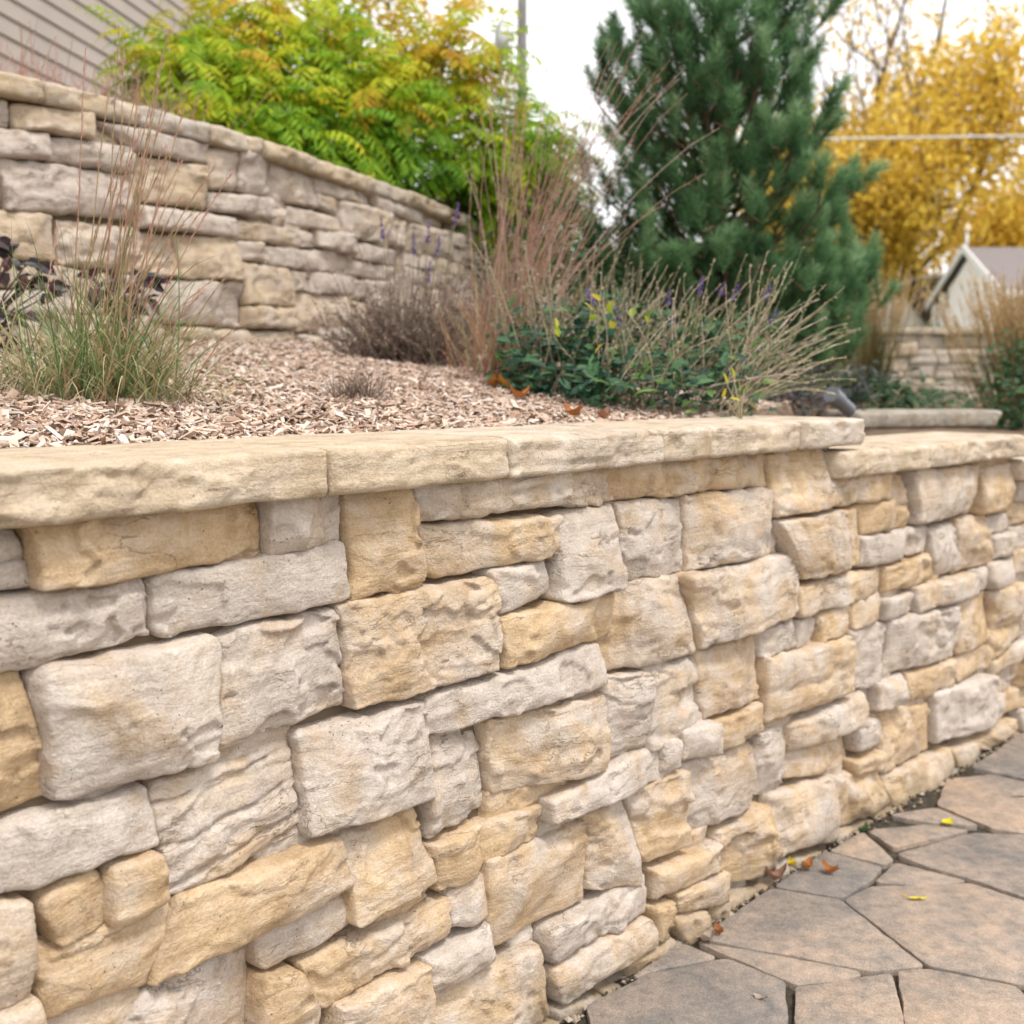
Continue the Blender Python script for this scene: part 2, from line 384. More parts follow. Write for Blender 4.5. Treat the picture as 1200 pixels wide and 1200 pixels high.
FLAGSTONES=[[(0.291,1.979),(0.423,2.066),(0.515,1.984),(0.49,1.871),(0.46,1.748),(0.158,1.748),(0.153,1.88)],
[(0.257,1.984),(0.362,2.106),(0.401,2.074),(0.293,1.998)],
[(0.417,2.13),(0.613,2.345),(0.72,2.317),(0.755,2.191),(0.8,2.043),(0.69,2.027),(0.56,2.083),(0.46,2.118)],
[(0.411,2.112),(0.458,2.106),(0.556,2.068),(0.666,2.025),(0.669,2.011),(0.646,1.997),(0.538,1.976),(0.52,1.995)],
[(0.534,1.961),(0.726,2.013),(0.698,1.866),(0.661,1.748),(0.48,1.748)],
[(0.747,2.022),(0.801,2.03),(0.943,1.967),(0.947,1.938),(0.903,1.748),(0.671,1.748),(0.709,1.875)],
[(0.734,2.321),(0.814,2.386),(1.039,2.398),(1.122,2.314),(1.249,2.185),(1.185,2.066),(0.96,1.979),(0.814,2.052),(0.771,2.193)],
[(0.828,2.411),(0.909,2.51),(1.035,2.414),(0.929,2.393)],
[(0.929,2.56),(1.164,2.684),(1.287,2.673),(1.481,2.615),(1.269,2.223),(1.133,2.338),(1.057,2.427),(0.972,2.5)],
[(0.938,2.675),(1.062,2.735),(1.158,2.702),(0.936,2.601)],
[(1.02,2.77),(1.13,2.844),(1.194,2.729),(1.079,2.75)],
[(1.147,2.873),(1.278,3.042),(1.388,3.102),(1.458,3.047),(1.615,2.865),(1.5,2.651),(1.293,2.687),(1.226,2.719)],
[(1.393,3.134),(1.635,3.454),(1.809,3.594),(1.804,3.216),(1.638,2.907),(1.469,3.071)],
[(0.798,2.555),(0.92,2.664),(0.908,2.53),(0.88,2.504)],
[(0.62,2.363),(0.787,2.555),(0.866,2.489),(0.813,2.416),(0.729,2.335)]]
# ---------------------------------------------------------------- wall curves in plan
def dense(P, n=12):
    P = np.array(P, float); P = np.vstack([2 * P[0] - P[1], P, 2 * P[-1] - P[-2]]); out = []
    for i in range(1, len(P) - 2):
        a, b, c, d = P[i - 1:i + 3]
        for k in range(n):
            t = k / n; out.append(.5 * (2 * b + (c - a) * t + (2 * a - 5 * b + 4 * c - d) * t * t + (3 * b - a - 3 * c + d) * t ** 3))
    out.append(P[-2]); return np.array(out)
class Curve:
    def __init__(s, C):
        s.C = C; s.s = np.r_[0, np.cumsum(np.linalg.norm(np.diff(C, axis=0), axis=1))]
        T = np.gradient(C, axis=0); T /= np.linalg.norm(T, axis=1)[:, None]; s.T = T
    def at(s, q):
        q = np.asarray(q, float)
        p = np.stack([np.interp(q, s.s, s.C[:, k]) for k in (0, 1)], -1)
        t = np.stack([np.interp(q, s.s, s.T[:, k]) for k in (0, 1)], -1); t /= np.linalg.norm(t, axis=-1, keepdims=True)
        return p, np.stack([t[..., 1], -t[..., 0]], -1)          # point, normal towards the patio
    def w(s, q, z, d):
        p, n = s.at(q); z = np.asarray(z, float)
        return np.concatenate([p + n * np.asarray(d)[..., None], np.broadcast_to(z, p.shape[:-1])[..., None]], -1)
_fx = np.arange(-1.1, 4.01, .25)
CF = Curve(dense([(x, -0.061 * x * x + 1.1485 * x + 1.7677) for x in _fx]))
CB = Curve(dense([(-2.6, 2.2), (-2.2, 2.5), (-1.8, 2.84), (-1.42, 3.19), (-1.2, 3.5), (-1.0, 3.85), (-.87, 4.1), (-.73, 4.46), (-.6, 4.8), (-.4, 5.35), (-.15, 6.2), (.15, 7.3), (.5, 8.6)]))
CW = Curve(dense([(3.5, 11.7), (4.5, 11.55), (5.6, 11.5), (6.8, 11.6)]))
# ---------------------------------------------------------------- one stone of a wall
def stone_mesh(cv, q, tone, seed, res, strata=None, prot=None, back=.07):
    r = random.Random(seed)
    q = np.array(q, float).reshape(4, 2)             # TL TR BR BL in (s, t)
    wd = (abs(q[1, 0] - q[0, 0]) + abs(q[2, 0] - q[3, 0])) / 2; ht = (abs(q[0, 1] - q[3, 1]) + abs(q[1, 1] - q[2, 1])) / 2
    wd = max(wd, .02); ht = max(ht, .02)
    nu = max(6, int(wd / res)); nv = max(6, int(ht / res))
    # denser samples at the rim
    ease = lambda k: (lambda x: x - .11 * np.sin(4 * np.pi * x) / 2 / np.pi * 1.0)(np.linspace(0, 1, k + 1))
    rim = lambda k: (lambda x: .5 - .5 * np.cos(np.pi * x))(np.linspace(0, 1, k + 1)) * .45 + np.linspace(0, 1, k + 1) * .55
    uu = rim(nu); vv = rim(nv)
    Ug, Vg = np.meshgrid(uu, vv, indexing='ij')
    x = (Ug - .5) * wd; y = (Vg - .5) * ht           # y up
    e = np.minimum(wd / 2 - np.abs(x), ht / 2 - np.abs(y))
    rc = min(r.uniform(.004, .014), .38 * min(wd, ht))
    dx = np.clip(np.abs(x) - (wd / 2 - rc), 0, rc); dy = np.clip(np.abs(y) - (ht / 2 - rc), 0, rc)
    x2 = np.sign(x) * (np.abs(x) - dx + dx * np.sqrt(1 - dy ** 2 / (2 * rc * rc)))
    y2 = np.sign(y) * (np.abs(y) - dy + dy * np.sqrt(1 - dx ** 2 / (2 * rc * rc)))
    so = seed * 3.17 % 900
    wob = .006 * min(1, ht / .07)
    x2 = x2 + wob * fbm(x * 28 + so, y * 28, seed + 5, 3); y2 = y2 + wob * fbm(x * 24 + so, y * 24 + 50, seed + 9, 3)
    grow = .0022
    a = x2 / wd * (1 + 2 * grow / wd) + .5; b = y2 / ht * (1 + 2 * grow / ht) + .5
    S = ((1 - a) * q[3, 0] + a * q[2, 0]) * (1 - b) + ((1 - a) * q[0, 0] + a * q[1, 0]) * b
    T = ((1 - a) * q[3, 1] + a * q[2, 1]) * (1 - b) + ((1 - a) * q[0, 1] + a * q[1, 1]) * b
    # relief of the split face
    small = min(1., min(wd, ht) / .07); wd_ = wd
    h = .0055 * small * fbm(x * 7 + so, y * 7, seed, 3)
    pl = np.full_like(x, 1.)
    for k in range(r.choice((3, 4, 4, 5))):
        an = r.uniform(0, 6.28); g = r.uniform(.05, .40); cx = r.uniform(-.3, .3) * wd; cy = r.uniform(-.3, .3) * ht
        pl = np.minimum(pl, .008 - g * ((x - cx) * math.cos(an) * min(1, .16 / wd) + (y - cy) * math.sin(an)) + .004 * vn(x * 16 + k * 9 + so, y * 16, seed + k))
    h += np.clip(pl, -.028, .02) * .8 * small
    for k in range(r.choice((1, 2, 2, 3))):         # flaked ledges
        nn = fbm(x * 6.5 + so + 31 * k, y * 11, seed + 40 + k, 4, .55)
        th = r.uniform(-.15, .3); h -= small * r.uniform(.003, .0085) * sst(th, th + .022, nn)
    if r.random() < .35 and wd > .12:               # an upright break across the stone
        cx = r.uniform(-.25, .25) * wd; l = cx + .012 * fbm(y * 22 + so, y * 0 + 3, seed + 70, 3)
        h += r.choice((-1, 1)) * r.uniform(.004, .009) * (sst(-.004, .004, x - l) - .5)
    sa = strata if strata is not None else r.choice((.0008, .0014, .0022, .0036))
    h += sa * fbm(x * 6 + so, y * 75 + 2 * vn(x * 9, y * 9, seed), seed + 60, 3, .6)
    if sa > .004: h -= .010 * np.exp(-((np.abs(np.sin(y * 3.14 / ht * r.choice((2, 3)) + fbm(x * 10, y * 6, seed + 3) * .9))) / .16) ** 2) * (.4 + .6 * (fbm(x * 8, y * 20, seed + 12) > -.2))
    h += .0016 * fbm(x * 95 + so, y * 95, seed + 80, 3, .6)
    rr = np.clip(.0062 + .005 * fbm(x * 17 + so, y * 14 + 9, seed + 90, 2), .004, .02) * min(1, ht / .06)
    k = np.clip(1 - e / rr, 0, 1); h = h - rr * (1 - np.sqrt(np.clip(1 - k * k, 0, 1))) * 1.75
    h += min(.0075, .07 * min(wd, ht)) * (1 - (2 * np.abs(x) / wd) ** 2.6) * (1 - (2 * np.abs(y) / ht) ** 2.6)
    h += prot if prot is not None else r.uniform(-.017, .014)
    pad = lambda A: np.pad(A, 1, mode='edge')
    S, T, D, X, Y = pad(S), pad(T), pad(h), pad(x), pad(y)
    for sl in ((0, slice(None)), (-1, slice(None)), (slice(None), 0), (slice(None), -1)): D[sl] = -back
    V = cv.w(S, T, D).reshape(-1, 3)
    n0, n1 = S.shape; ii = (np.arange(n0 - 1)[:, None] * n1 + np.arange(n1 - 1)[None]).ravel()
    F = np.stack([ii, ii + n1, ii + n1 + 1, ii + 1], 1)
    suv = np.stack([X + so, Y + seed * 1.7 % 50, D], -1).reshape(-1, 3)
    return V, F, np.full(len(V), tone), suv
def inquad(q, s, t):
    q = np.array(q).reshape(4, 2); ok = True
    for i in range(4):
        a, b = q[i], q[(i + 1) % 4]; ok = ok & (((b[0] - a[0]) * (t - a[1]) - (b[1] - a[1]) * (s - a[0])) <= .0012)
    return ok
def fill_stones(stones, s0, s1, tb, tops, seed, ds=.01, wlen=(.10, .34)):
    """Courses for the stretches that carry no placed stone. tb: z of the lowest course; tops(s): course count."""
    r = random.Random(seed); out = []; HU = U / 2
    ss = np.arange(s0, s1, ds) + ds / 2; nr = 2 * int(max(tops(x) for x in (s0, (s0 + s1) / 2, s1)))
    cov = np.zeros((len(ss), nr), bool)
    for i in range(nr):
        zc = tb + (i + .5) * HU
        cov[:, i] = np.array([i >= 2 * tops(x) for x in ss])
        for st in stones: cov[:, i] |= inquad(st[:8], ss, zc)
    for i in range(nr - 1, -1, -1):
        k = 0
        while k < len(ss):
            if cov[k, i]: k += 1; continue
            n = 0; want = int(r.uniform(*wlen) / ds)
            while k + n < len(ss) and not cov[k + n, i] and n < want: n += 1
            rest = 0
            while k + n + rest < len(ss) and not cov[k + n + rest, i] and rest < 6: rest += 1
            if rest < 6: n += rest
            hgt = 1; full = 4 if (i % 2 == 1 and r.random() < .35) else 2
            while hgt < full and i - hgt >= 0 and not cov[k:k + n, i - hgt].any(): hgt += 1
            if hgt == 3: hgt = 2
            cov[k:k + n, i - hgt + 1:i + 1] = True
            a, b = ss[k] - ds / 2, ss[k + n - 1] + ds / 2
            if b - a >= .018:
                e = .012 if (b - a < .07 or hgt == 1) else 0     # slivers tuck in behind their neighbours
                z1 = tb + (i + 1) * HU - .001 + e; z0 = tb + (i + 1 - hgt) * HU + .001 - e
                out.append((a + .001 - e, z1, b - .001 + e, z1, b - .001 + e, z0, a + .001 - e, z0, r.choice((.2, .3, .4, .6, .75, .85)), e > 0))
            k += n
    return out
def proj(V):
    d = np.asarray(V) - np.array([0, 0, CZ]); c, s = math.cos(PITCH), math.sin(PITCH)
    f = d[..., 1] * c - d[..., 2] * s; up = d[..., 1] * s + d[..., 2] * c
    return 600 + 1300 * d[..., 0] / np.maximum(f, .01), 600 - 1300 * up / np.maximum(f, .01), f
def build_wall(name, loc, label, cat, cv, placed, filled, mat, seed, resf, core, limit=100, group=None):
    root = empty(name, loc, label, cat, group)
    items = []
    for i, st in enumerate(list(placed) + list(filled)):
        fillst = i >= len(placed)
        c = cv.w(np.array([(st[0] + st[2]) / 2]), (st[1] + st[5]) / 2, np.array([0.]))[0]
        px, py, f = proj(c); vis = f > .2 and -60 < px < 1260 and -60 < py < 1260
        area = (st[2] - st[0]) * (st[1] - st[5]) / max(f, .3) ** 2
        items.append((area if vis else area * .001, i, st, fillst, max(f, .8), vis))
    items.sort(key=lambda x: -x[0])
    rest = [[], [], [], []]; n = 0
    for rank, (ar, i, st, fillst, f, vis) in enumerate(items):
        sm = (.006 if st[8] == .05 and not fillst else None)
        prot = (-.030 if (fillst and st[9]) else None)
        if prot is None and st[5] < .03: prot = .012
        if prot is None and len(st) > 9 and not fillst: prot = st[9]
        V, F, tn, suv = stone_mesh(cv, st[:8], st[8], seed + i * 13, resf(f, vis), sm or (.005 if (i * 7) % (11 if name == 'retaining_wall' else 3) == 0 else None), prot)
        if rank < limit:
            mk('wall_stone', V, F, mat, root, {'tone': tn, 'suv': suv})
        else:
            rest[0].append(V); rest[1].append(F + n); rest[2].append(tn); rest[3].append(suv); n += len(V)
    if n:
        o = mk('small_stones', np.concatenate(rest[0]), np.concatenate(rest[1]), mat, root, {'tone': np.concatenate(rest[2]), 'suv': np.concatenate(rest[3])})
        o['kind'] = 'stuff'
    # core behind the stones
    for (sa, sb, z0, z1) in core[:1]: pass
    P = []; prof = []
    V = []; F = []
    for (sa, sb, z0, z1) in core:
        s = np.linspace(sa, sb, max(2, int((sb - sa) / .05))); k0 = len(V)
        ring = []
        for (d, z) in ((-.045, z0), (-.045, z1), (-.22, z1), (-.22, z0)): ring.append(cv.w(s, np.full(len(s), z), np.full(len(s), d)))
        A = np.stack(ring, 1).reshape(-1, 3); V.extend(A); n = len(s)
        for i in range(n - 1):
            for j in range(4):
                a = k0 + i * 4 + j; b = k0 + i * 4 + (j + 1) % 4; F.append((a, b, b + 4, a + 4))
        F.append((k0, k0 + 1, k0 + 2, k0 + 3)); F.append((k0 + 4 * n - 4, k0 + 4 * n - 1, k0 + 4 * n - 2, k0 + 4 * n - 3))
    mk('wall_core', np.array(V), np.array(F), M_CORE, root, smooth=False)
    return root
def cap_stone(cv, s0, s1, z0, th, tone, seed, root, mat, front=.036, depth=.29, res=.006, rl=.006, rrt=.006, relief=1.):
    r = random.Random(seed); so = seed * 2.3 % 700
    s0 += .0012; s1 -= .0012
    n = max(8, int((s1 - s0) / res)); s = np.linspace(s0, s1, n)
    nf = max(6, int(th / res)); nt = max(8, int(depth / (res * 2.2)))
    # profile: bottom back, bottom front, up the face, over the top, down the back
    prof = [(-depth, 0.), (-.02, 0.)] + [(front, z) for z in np.linspace(0, th, nf + 1)] + [(d, th) for d in np.linspace(front, -depth, nt + 1)[1:]]
    prof = np.array(prof); m = len(prof); fi = np.arange(2, 2 + nf + 1)
    S = np.repeat(s[:, None], m, 1); D = np.repeat(prof[None, :, 0], n, 0); Z = np.repeat(prof[None, :, 1], n, 0)
    x = S[:, fi]; z = Z[:, fi]
    h = .007 * fbm(x * 8 + so, z * 8, seed, 3) * relief
    for k in range(3):
        nn = fbm(x * 7 + so + 13 * k, z * 14, seed + 20 + k, 4, .55); t0 = r.uniform(-.2, .25); h -= r.uniform(.003, .009) * sst(t0, t0 + .09, nn) * relief
    h += .0022 * fbm(x * 7 + so, z * 80, seed + 50, 3) + .0015 * fbm(x * 90, z * 90 + so, seed + 60, 3)
    # chipped arrises top and bottom
    ct = np.clip(.007 + .007 * fbm(x * 17 + so, x * 0 + 3, seed + 30, 4), .001, .018) * relief; cb = np.clip(.007 + .008 * fbm(x * 15 + so, x * 0 + 8, seed + 33, 3), .001, .02) * relief
    e1 = np.clip(1 - (th - z) / np.maximum(ct * 1.4, .002), 0, 1); e0 = np.clip(1 - z / np.maximum(cb * 1.4, .002), 0, 1)
    h -= ct * e1 ** 2 + cb * e0 ** 2
    D[:, fi] += h
    # edge rounding in plan
    for (q, rad) in ((s - s0, rl), (s1 - s, rrt)):
        k = np.clip(1 - q / rad, 0, 1); D[:, 1:] -= (rad * (1 - np.sqrt(np.clip(1 - k * k, 0, 1))))[:, None] * np.clip((D[:, 1:] + .12) / .15, 0, 1) * .9
    ti = np.arange(2 + nf + 1, m)
    Z[:, ti] += .0012 * fbm(S[:, ti] * 9 + so, D[:, ti] * 9, seed + 70, 3) + .0006 * fbm(S[:, ti] * 70, D[:, ti] * 70 + so, seed + 75, 2)
    dr = D[:, fi[-1]][:, None]; Z[:, ti] -= .004 * np.exp(-(np.abs(D[:, ti] - dr) / .008)); Z[:, fi[-1]] -= .0035
    # top rows must stay behind the displaced arris
    D[:, ti] = np.minimum(D[:, ti], dr - .0015 * (np.arange(len(ti)) + 1))
    bi = np.arange(0, 3); Z[:, 1:3] += .0025 * fbm(S[:, 1:3] * 14 + so, D[:, 1:3] * 9, seed + 81, 3)
    V = cv.w(S, Z + z0, D).reshape(-1, 3)
    ii = (np.arange(n - 1)[:, None] * m + np.arange(m)[None]); jj = (np.arange(n - 1)[:, None] * m + (np.arange(m)[None] + 1) % m)
    F = np.stack([ii, ii + m, jj + m, jj], -1).reshape(-1, 4)
    suv = np.stack([S + so, Z + D * .0 + seed % 40, D], -1).reshape(-1, 3)
    return mk('cap_stone', V, [F, list(range(m)), list(range((n - 1) * m, n * m))[::-1]], mat, root, {'tone': np.full(len(V), tone), 'suv': suv})
# ---------------------------------------------------------------- ground, patio, beds, lawn
def sheet_mat(name, stops, scale, bd=.01, extra=None):
    m, t, b = newmat(name, .95, .2); tc = N(t, 'ShaderNodeTexCoord'); v = tc.outputs['Object']
    f = math_(t, 'ADD', math_(t, 'MULTIPLY', noise(t, v, scale, 6, .65), .6), math_(t, 'MULTIPLY', noise(t, v, scale * 9, 4, .6), .4))
    L(t, ramp(t, stops, f), b.inputs['Base Color']); bump(t, b, noise(t, v, scale * 6, 6, .7), bd); return m
M_SOIL = sheet_mat('mulch_soil', [(.3, (.09, .055, .035)), (.5, (.24, .165, .11)), (.7, (.40, .31, .235))], 14, .02)
M_LAWN = sheet_mat('lawn', [(.3, (.05, .06, .022)), (.5, (.10, .11, .045)), (.7, (.17, .165, .08))], 3, .03)
M_JOINT = sheet_mat('joint_sand', [(.35, (.03, .026, .019)), (.5, (.07, .06, .045)), (.65, (.13, .11, .08))], 40, .006)
mk('ground', [(-900, -900, -.06), (900, -900, -.06), (900, 900, -.06), (-900, 900, -.06)], np.array([(0, 1, 2, 3)]), M_LAWN)['kind'] = 'structure'
mk('lawn', [(-200, 11.62, .8), (250, 11.62, .8), (250, 11.8, 1.63), (-200, 11.8, 1.63), (400, 700, 1.63), (-300, 700, 1.63)], np.array([(0, 1, 2, 3), (3, 2, 4, 5)]), M_LAWN, smooth=False)['kind'] = 'structure'
def bed_h(X, Y, d, s):
    k = X / np.maximum(Y, .3)
    wgt = 1 - .85 * sst(.02, .25, k)
    hu = 1.043 + .122 * np.clip(d - .28, 0, 1.95) * wgt + .010 * fbm(X * 3, Y * 3, 4, 3)
    hl = .925 + .012 * fbm(X * 3, Y * 3, 5, 3)
    return hu + (hl - hu) * sst(0, .05, s - (2.88 + 2.2 * np.maximum(d - .3, 0)))
sv = np.arange(.0, 6.7, .04); dv = np.r_[np.arange(.05, 3.2, .04), np.arange(3.2, 9.5, .25)]
Sg, Dg = np.meshgrid(sv, dv, indexing='ij'); PW = CF.w(Sg, 0 * Sg, -Dg); PW[..., 2] = bed_h(PW[..., 0], PW[..., 1], Dg, Sg)
n0, n1 = Sg.shape; ii = (np.arange(n0 - 1)[:, None] * n1 + np.arange(n1 - 1)[None]).ravel()
tag(mk('planting_bed', PW.reshape(-1, 3), np.stack([ii, ii + 1, ii + n1 + 1, ii + n1], 1), M_SOIL), kind='structure')
bp = CB.w(np.linspace(0, CB.s[-1], 60), 1.955, np.full(60, -.04))
pts = np.vstack([bp, [(.5, 11.66, 1.955), (-14, 11.66, 1.955), (-14, 2.0, 1.955)]])
tag(mk('upper_bed', pts, [list(range(len(pts)))], M_SOIL, smooth=False), kind='structure')
# the patio: joint bed with a mesh for each flagstone
jp = np.vstack([CF.w(np.linspace(0, CF.s[-1], 50), -.004, np.full(50, -.05)), [(6.5, 3.5, -.004), (6.5, -3, -.004), (-3, -3, -.004), (-3, -.6, -.004)]])
patio = tag(mk('patio', jp, [list(range(len(jp)))[::-1]], M_JOINT, smooth=False), kind='structure')
def flag_mat():
    m, t, b = newmat('flagstone', .88, .25); tc = N(t, 'ShaderNodeTexCoord'); v = tc.outputs['Object']
    a = noise(t, v, 2.6, 3, .5, .8); f = noise(t, v, 40, 5, .65); g = noise(t, v, 330, 2, .6)
    c = ramp(t, [(.34, (.185, .172, .16)), (.47, (.27, .232, .20)), (.62, (.31, .255, .208)), (.78, (.37, .28, .205))], math_(t, 'ADD', a, math_(t, 'MULTIPLY', attr(t, 'tint'), .22)))
    c = mixc(t, .8, c, ramp(t, [(.3, (.32, .33, .34)), (.5, (.5, .49, .48)), (.68, (.64, .60, .57))], f), 'OVERLAY')
    c = mixc(t, .6, c, ramp(t, [(.35, (.36, .38, .40)), (.62, (.62, .58, .54))], noise(t, v, 9, 4, .6, 1.2)), 'OVERLAY')
    c = mixc(t, .75, c, ramp(t, [(.28, (.30, .30, .30)), (.5, (.5, .5, .5)), (.74, (.72, .72, .72))], g), 'OVERLAY')
    L(t, c, b.inputs['Base Color']); p = bump(t, b, math_(t, 'ADD', math_(t, 'MULTIPLY', noise(t, v, 18, 6, .6), 1.), math_(t, 'MULTIPLY', g, .22)), .006, .9)
    return m
M_FLAG = flag_mat()
def resample(P, step, seed, amp=.0035):
    P = np.array(P, float)
    for _ in range(2):                              # cut the corners a little
        Q = []; n = len(P)
        for i in range(n):
            a, b = P[i], P[(i + 1) % n]; l = np.linalg.norm(b - a); c = min(.006, l * .2) / max(l, 1e-6); Q += [a + (b - a) * c, b + (a - b) * c]
        P = np.array(Q)
    out = []; n = len(P)
    for i in range(n):
        a, b = P[i], P[(i + 1) % n]; k = max(1, int(np.linalg.norm(b - a) / step))
        for j in range(k): out.append(a + (b - a) * j / k)
    out = np.array(out); nrm = np.roll(out, -1, 0) - np.roll(out, 1, 0); nrm = np.stack([nrm[:, 1], -nrm[:, 0]], 1); nrm /= np.linalg.norm(nrm, axis=1)[:, None] + 1e-9
    return out + nrm * (amp * fbm(out[:, 0] * 30, out[:, 1] * 30, seed, 3))[:, None], nrm
FOOT = CF.at(np.linspace(0, CF.s[-1], 700))
def flagstone(P, seed):
    P = np.array(P, float)
    for k in range(len(P)):                          # stones beside the wall are cut close to its foot
        j = np.argmin(np.linalg.norm(FOOT[0] - P[k], axis=1)); dd = (P[k] - FOOT[0][j]) @ FOOT[1][j]
        if dd < .085: P[k] = FOOT[0][j] + FOOT[1][j] * (.016 + max(0, dd - .04) * .5)
    ar = .5 * np.sum(P[:, 0] * np.roll(P[:, 1], -1) - np.roll(P[:, 0], -1) * P[:, 1])
    if ar < 0: P = P[::-1]
    o, nr = resample(P, .014, seed); o = o + nr * .0035; n = len(o); rings = []
    tilt = (random.Random(seed).uniform(-.004, .004), random.Random(seed + 1).uniform(-.004, .004)); c = o.mean(0); hz = random.Random(seed + 2).uniform(-.0015, .002)
    for (ins, z) in ((0, -.02), (0, .0078), (.0006, .0090), (.0018, .0095)):
        q = o - nr * ins; zz = z + hz + (q - c) @ np.array(tilt); rings.append(np.column_stack([q, zz]))
    V = np.vstack(rings); F = []
    for k in range(3):
        i = np.arange(n); j = (i + 1) % n; F.append(np.stack([k * n + i, k * n + j, (k + 1) * n + j, (k + 1) * n + i], 1))
    ti = random.Random(seed + 3).uniform(-.35, .45)
    mk('flagstone', V, F + [list(range(3 * n, 4 * n))], M_FLAG, patio, {'tint': np.full(len(V), ti)}, smooth=True)
def pip(p, P):
    P = np.asarray(P); x, y = p; c = False; j = len(P) - 1
    for i in range(len(P)):
        if (P[i][1] > y) != (P[j][1] > y) and x < (P[j][0] - P[i][0]) * (y - P[i][1]) / (P[j][1] - P[i][1]) + P[i][0]: c = not c
        j = i
    return c
for i, P in enumerate(FLAGSTONES): flagstone(P, 300 + i * 5)
rs = random.Random(5); seeds = []
cf = CF.w(np.linspace(0, CF.s[-1], 120), 0., np.full(120, .12))[:, :2]
allp = np.array([p for P in FLAGSTONES for p in P])
for _ in range(4000):
    p = np.array((rs.uniform(-1.2, 4.6), rs.uniform(-.8, 5.2)))
    k = np.argmin(np.linalg.norm(cf - p, axis=1)); nn = CF.at(np.linspace(0, CF.s[-1], 120)[k])[1]
    if (p - cf[k]) @ nn < .05 or (seeds and np.min(np.linalg.norm(np.array(seeds) - p, axis=1)) < .3): continue
    if any(pip(p, P) for P in FLAGSTONES): continue
    seeds.append(p)
seeds = np.array(seeds)
for i, p in enumerate(seeds):
    C = [p + np.array(v) * .5 for v in ((-1, -1), (1, -1), (1, 1), (-1, 1))]
    for j, q in enumerate(seeds):
        if j == i or np.linalg.norm(q - p) > 1.2: continue
        m = (p + q) / 2; d = (q - p) / np.linalg.norm(q - p); m = m - d * .006; D = []
        for a in range(len(C)):
            u, v = C[a], C[(a + 1) % len(C)]; du, dv_ = (u - m) @ d, (v - m) @ d
            if du <= 0: D.append(u)
            if du * dv_ < 0: D.append(u + (v - u) * du / (du - dv_))
        C = D
    for P in FLAGSTONES:                             # cut each slab along the edge of the stone it meets
        P = np.array(P); ar = .5 * np.sum(P[:, 0] * np.roll(P[:, 1], -1) - np.roll(P[:, 0], -1) * P[:, 1]); P = P if ar > 0 else P[::-1]
        if np.linalg.norm(P.mean(0) - p) > 2.0 or len(C) < 3: continue
        E = np.roll(P, -1, 0) - P; nr_ = np.stack([E[:, 1], -E[:, 0]], 1) / (np.linalg.norm(E, axis=1)[:, None] + 1e-9); sdist = np.sum((p - P) * nr_, 1); e_ = int(np.argmax(sdist)); m, d = P[e_] + nr_[e_] * .011, -nr_[e_]; D = []
        for a in range(len(C)):
            u, v = C[a], C[(a + 1) % len(C)]; du, dv_ = (u - m) @ d, (v - m) @ d
            if du <= 0: D.append(u)
            if du * dv_ < 0: D.append(u + (v - u) * du / (du - dv_))
        C = D
    if len(C) < 3: continue
    C = np.array(C)
    if abs(np.sum(C[:, 0] * np.roll(C[:, 1], -1) - np.roll(C[:, 0], -1) * C[:, 1])) < .01: continue
    flagstone(C, 700 + i * 5)
# ---------------------------------------------------------------- the three block walls
STEP, STEP2, ENDS = 2.90, 4.04, 6.0
ftops = lambda s: 13 if s < STEP - .02 else (12 if s < STEP2 else 11)
fill = fill_stones(FRONT_STONES, .25, ENDS, 0, ftops, 3)
resf = lambda f, v: (.0033 if f < 1.7 else .0042 if f < 2.1 else .0055 if f < 2.6 else .007) if v else .012
wall = build_wall('retaining_wall', (float(CF.C[0][0]), float(CF.C[0][1]), 0), 'curved tan and grey stone block retaining wall beside the flagstone patio, capped with flat slabs', 'wall',
                  CF, FRONT_STONES, fill + fill_stones([], .25, ENDS, -U, lambda s: 1, 8), M_STONE, 100, resf,
                  [(.25, STEP, -.1, 13 * U - .002), (STEP, STEP2, -.1, 12 * U - .002), (STEP2, ENDS, -.1, 11 * U - .002)])
CT = .063
for k, (a, b, z, tn, rl, rr) in enumerate([(.30, .78, 13, .15, .006, .006), (.78, 1.333, 13, .1, .006, .006), (1.333, 1.697, 13, .12, .006, .006), (1.697, 2.12, 13, .5, .006, .006), (2.12, 2.289, 13, .3, .008, .008),
        (2.289, 2.648, 13, .35, .008, .008), (2.648, 2.965, 13, .5, .008, .012), (2.83, 3.306, 12, .2, .05, .006), (3.306, 4.03, 12, .3, .006, .06), (3.99, 4.5, 11, .4, .02, .006), (4.5, 5.2, 11, .3, .006, .006), (5.2, 6.0, 11, .4, .006, .006)]):
    cap_stone(CF, a, b, z * U + (.0 if z == 13 else .0), CT, tn, 900 + k * 17, wall, M_CAP, res=.0045 if b < 2.2 else .006, rl=rl, rrt=rr, front=.034 if z == 13 else .04, relief=.75)
BB = 1.928 - 10 * U
bfill = fill_stones(BACK_STONES, .3, CB.s[-1] - .1, BB, lambda s: 10, 23, wlen=(.12, .36))
wall2 = build_wall('terrace_wall', (float(CB.C[6][0]), float(CB.C[6][1]), BB), 'taller curved terrace wall of weathered grey and tan blocks behind the mulch bed', 'wall', CB, BACK_STONES, bfill, M_STONE2, 4000,
                   lambda f, v: .0075 if v else .02, [(.3, CB.s[-1] - .1, BB, 1.926)])
J = [.35, .8, 1.2, 1.668, 2.0, 2.292, 2.472, 2.564, 2.897, 3.305, 3.7, 3.948, 4.4, 4.869, 5.5, 6.2, 6.9, CB.s[-1] - .1]
M_CAP2 = stone_mat('terrace_cap', tan=((.36, .27, .17), (.48, .38, .26), (.56, .46, .33)), grey=((.36, .31, .27), (.47, .42, .37), (.55, .50, .45)), mottle=.7)
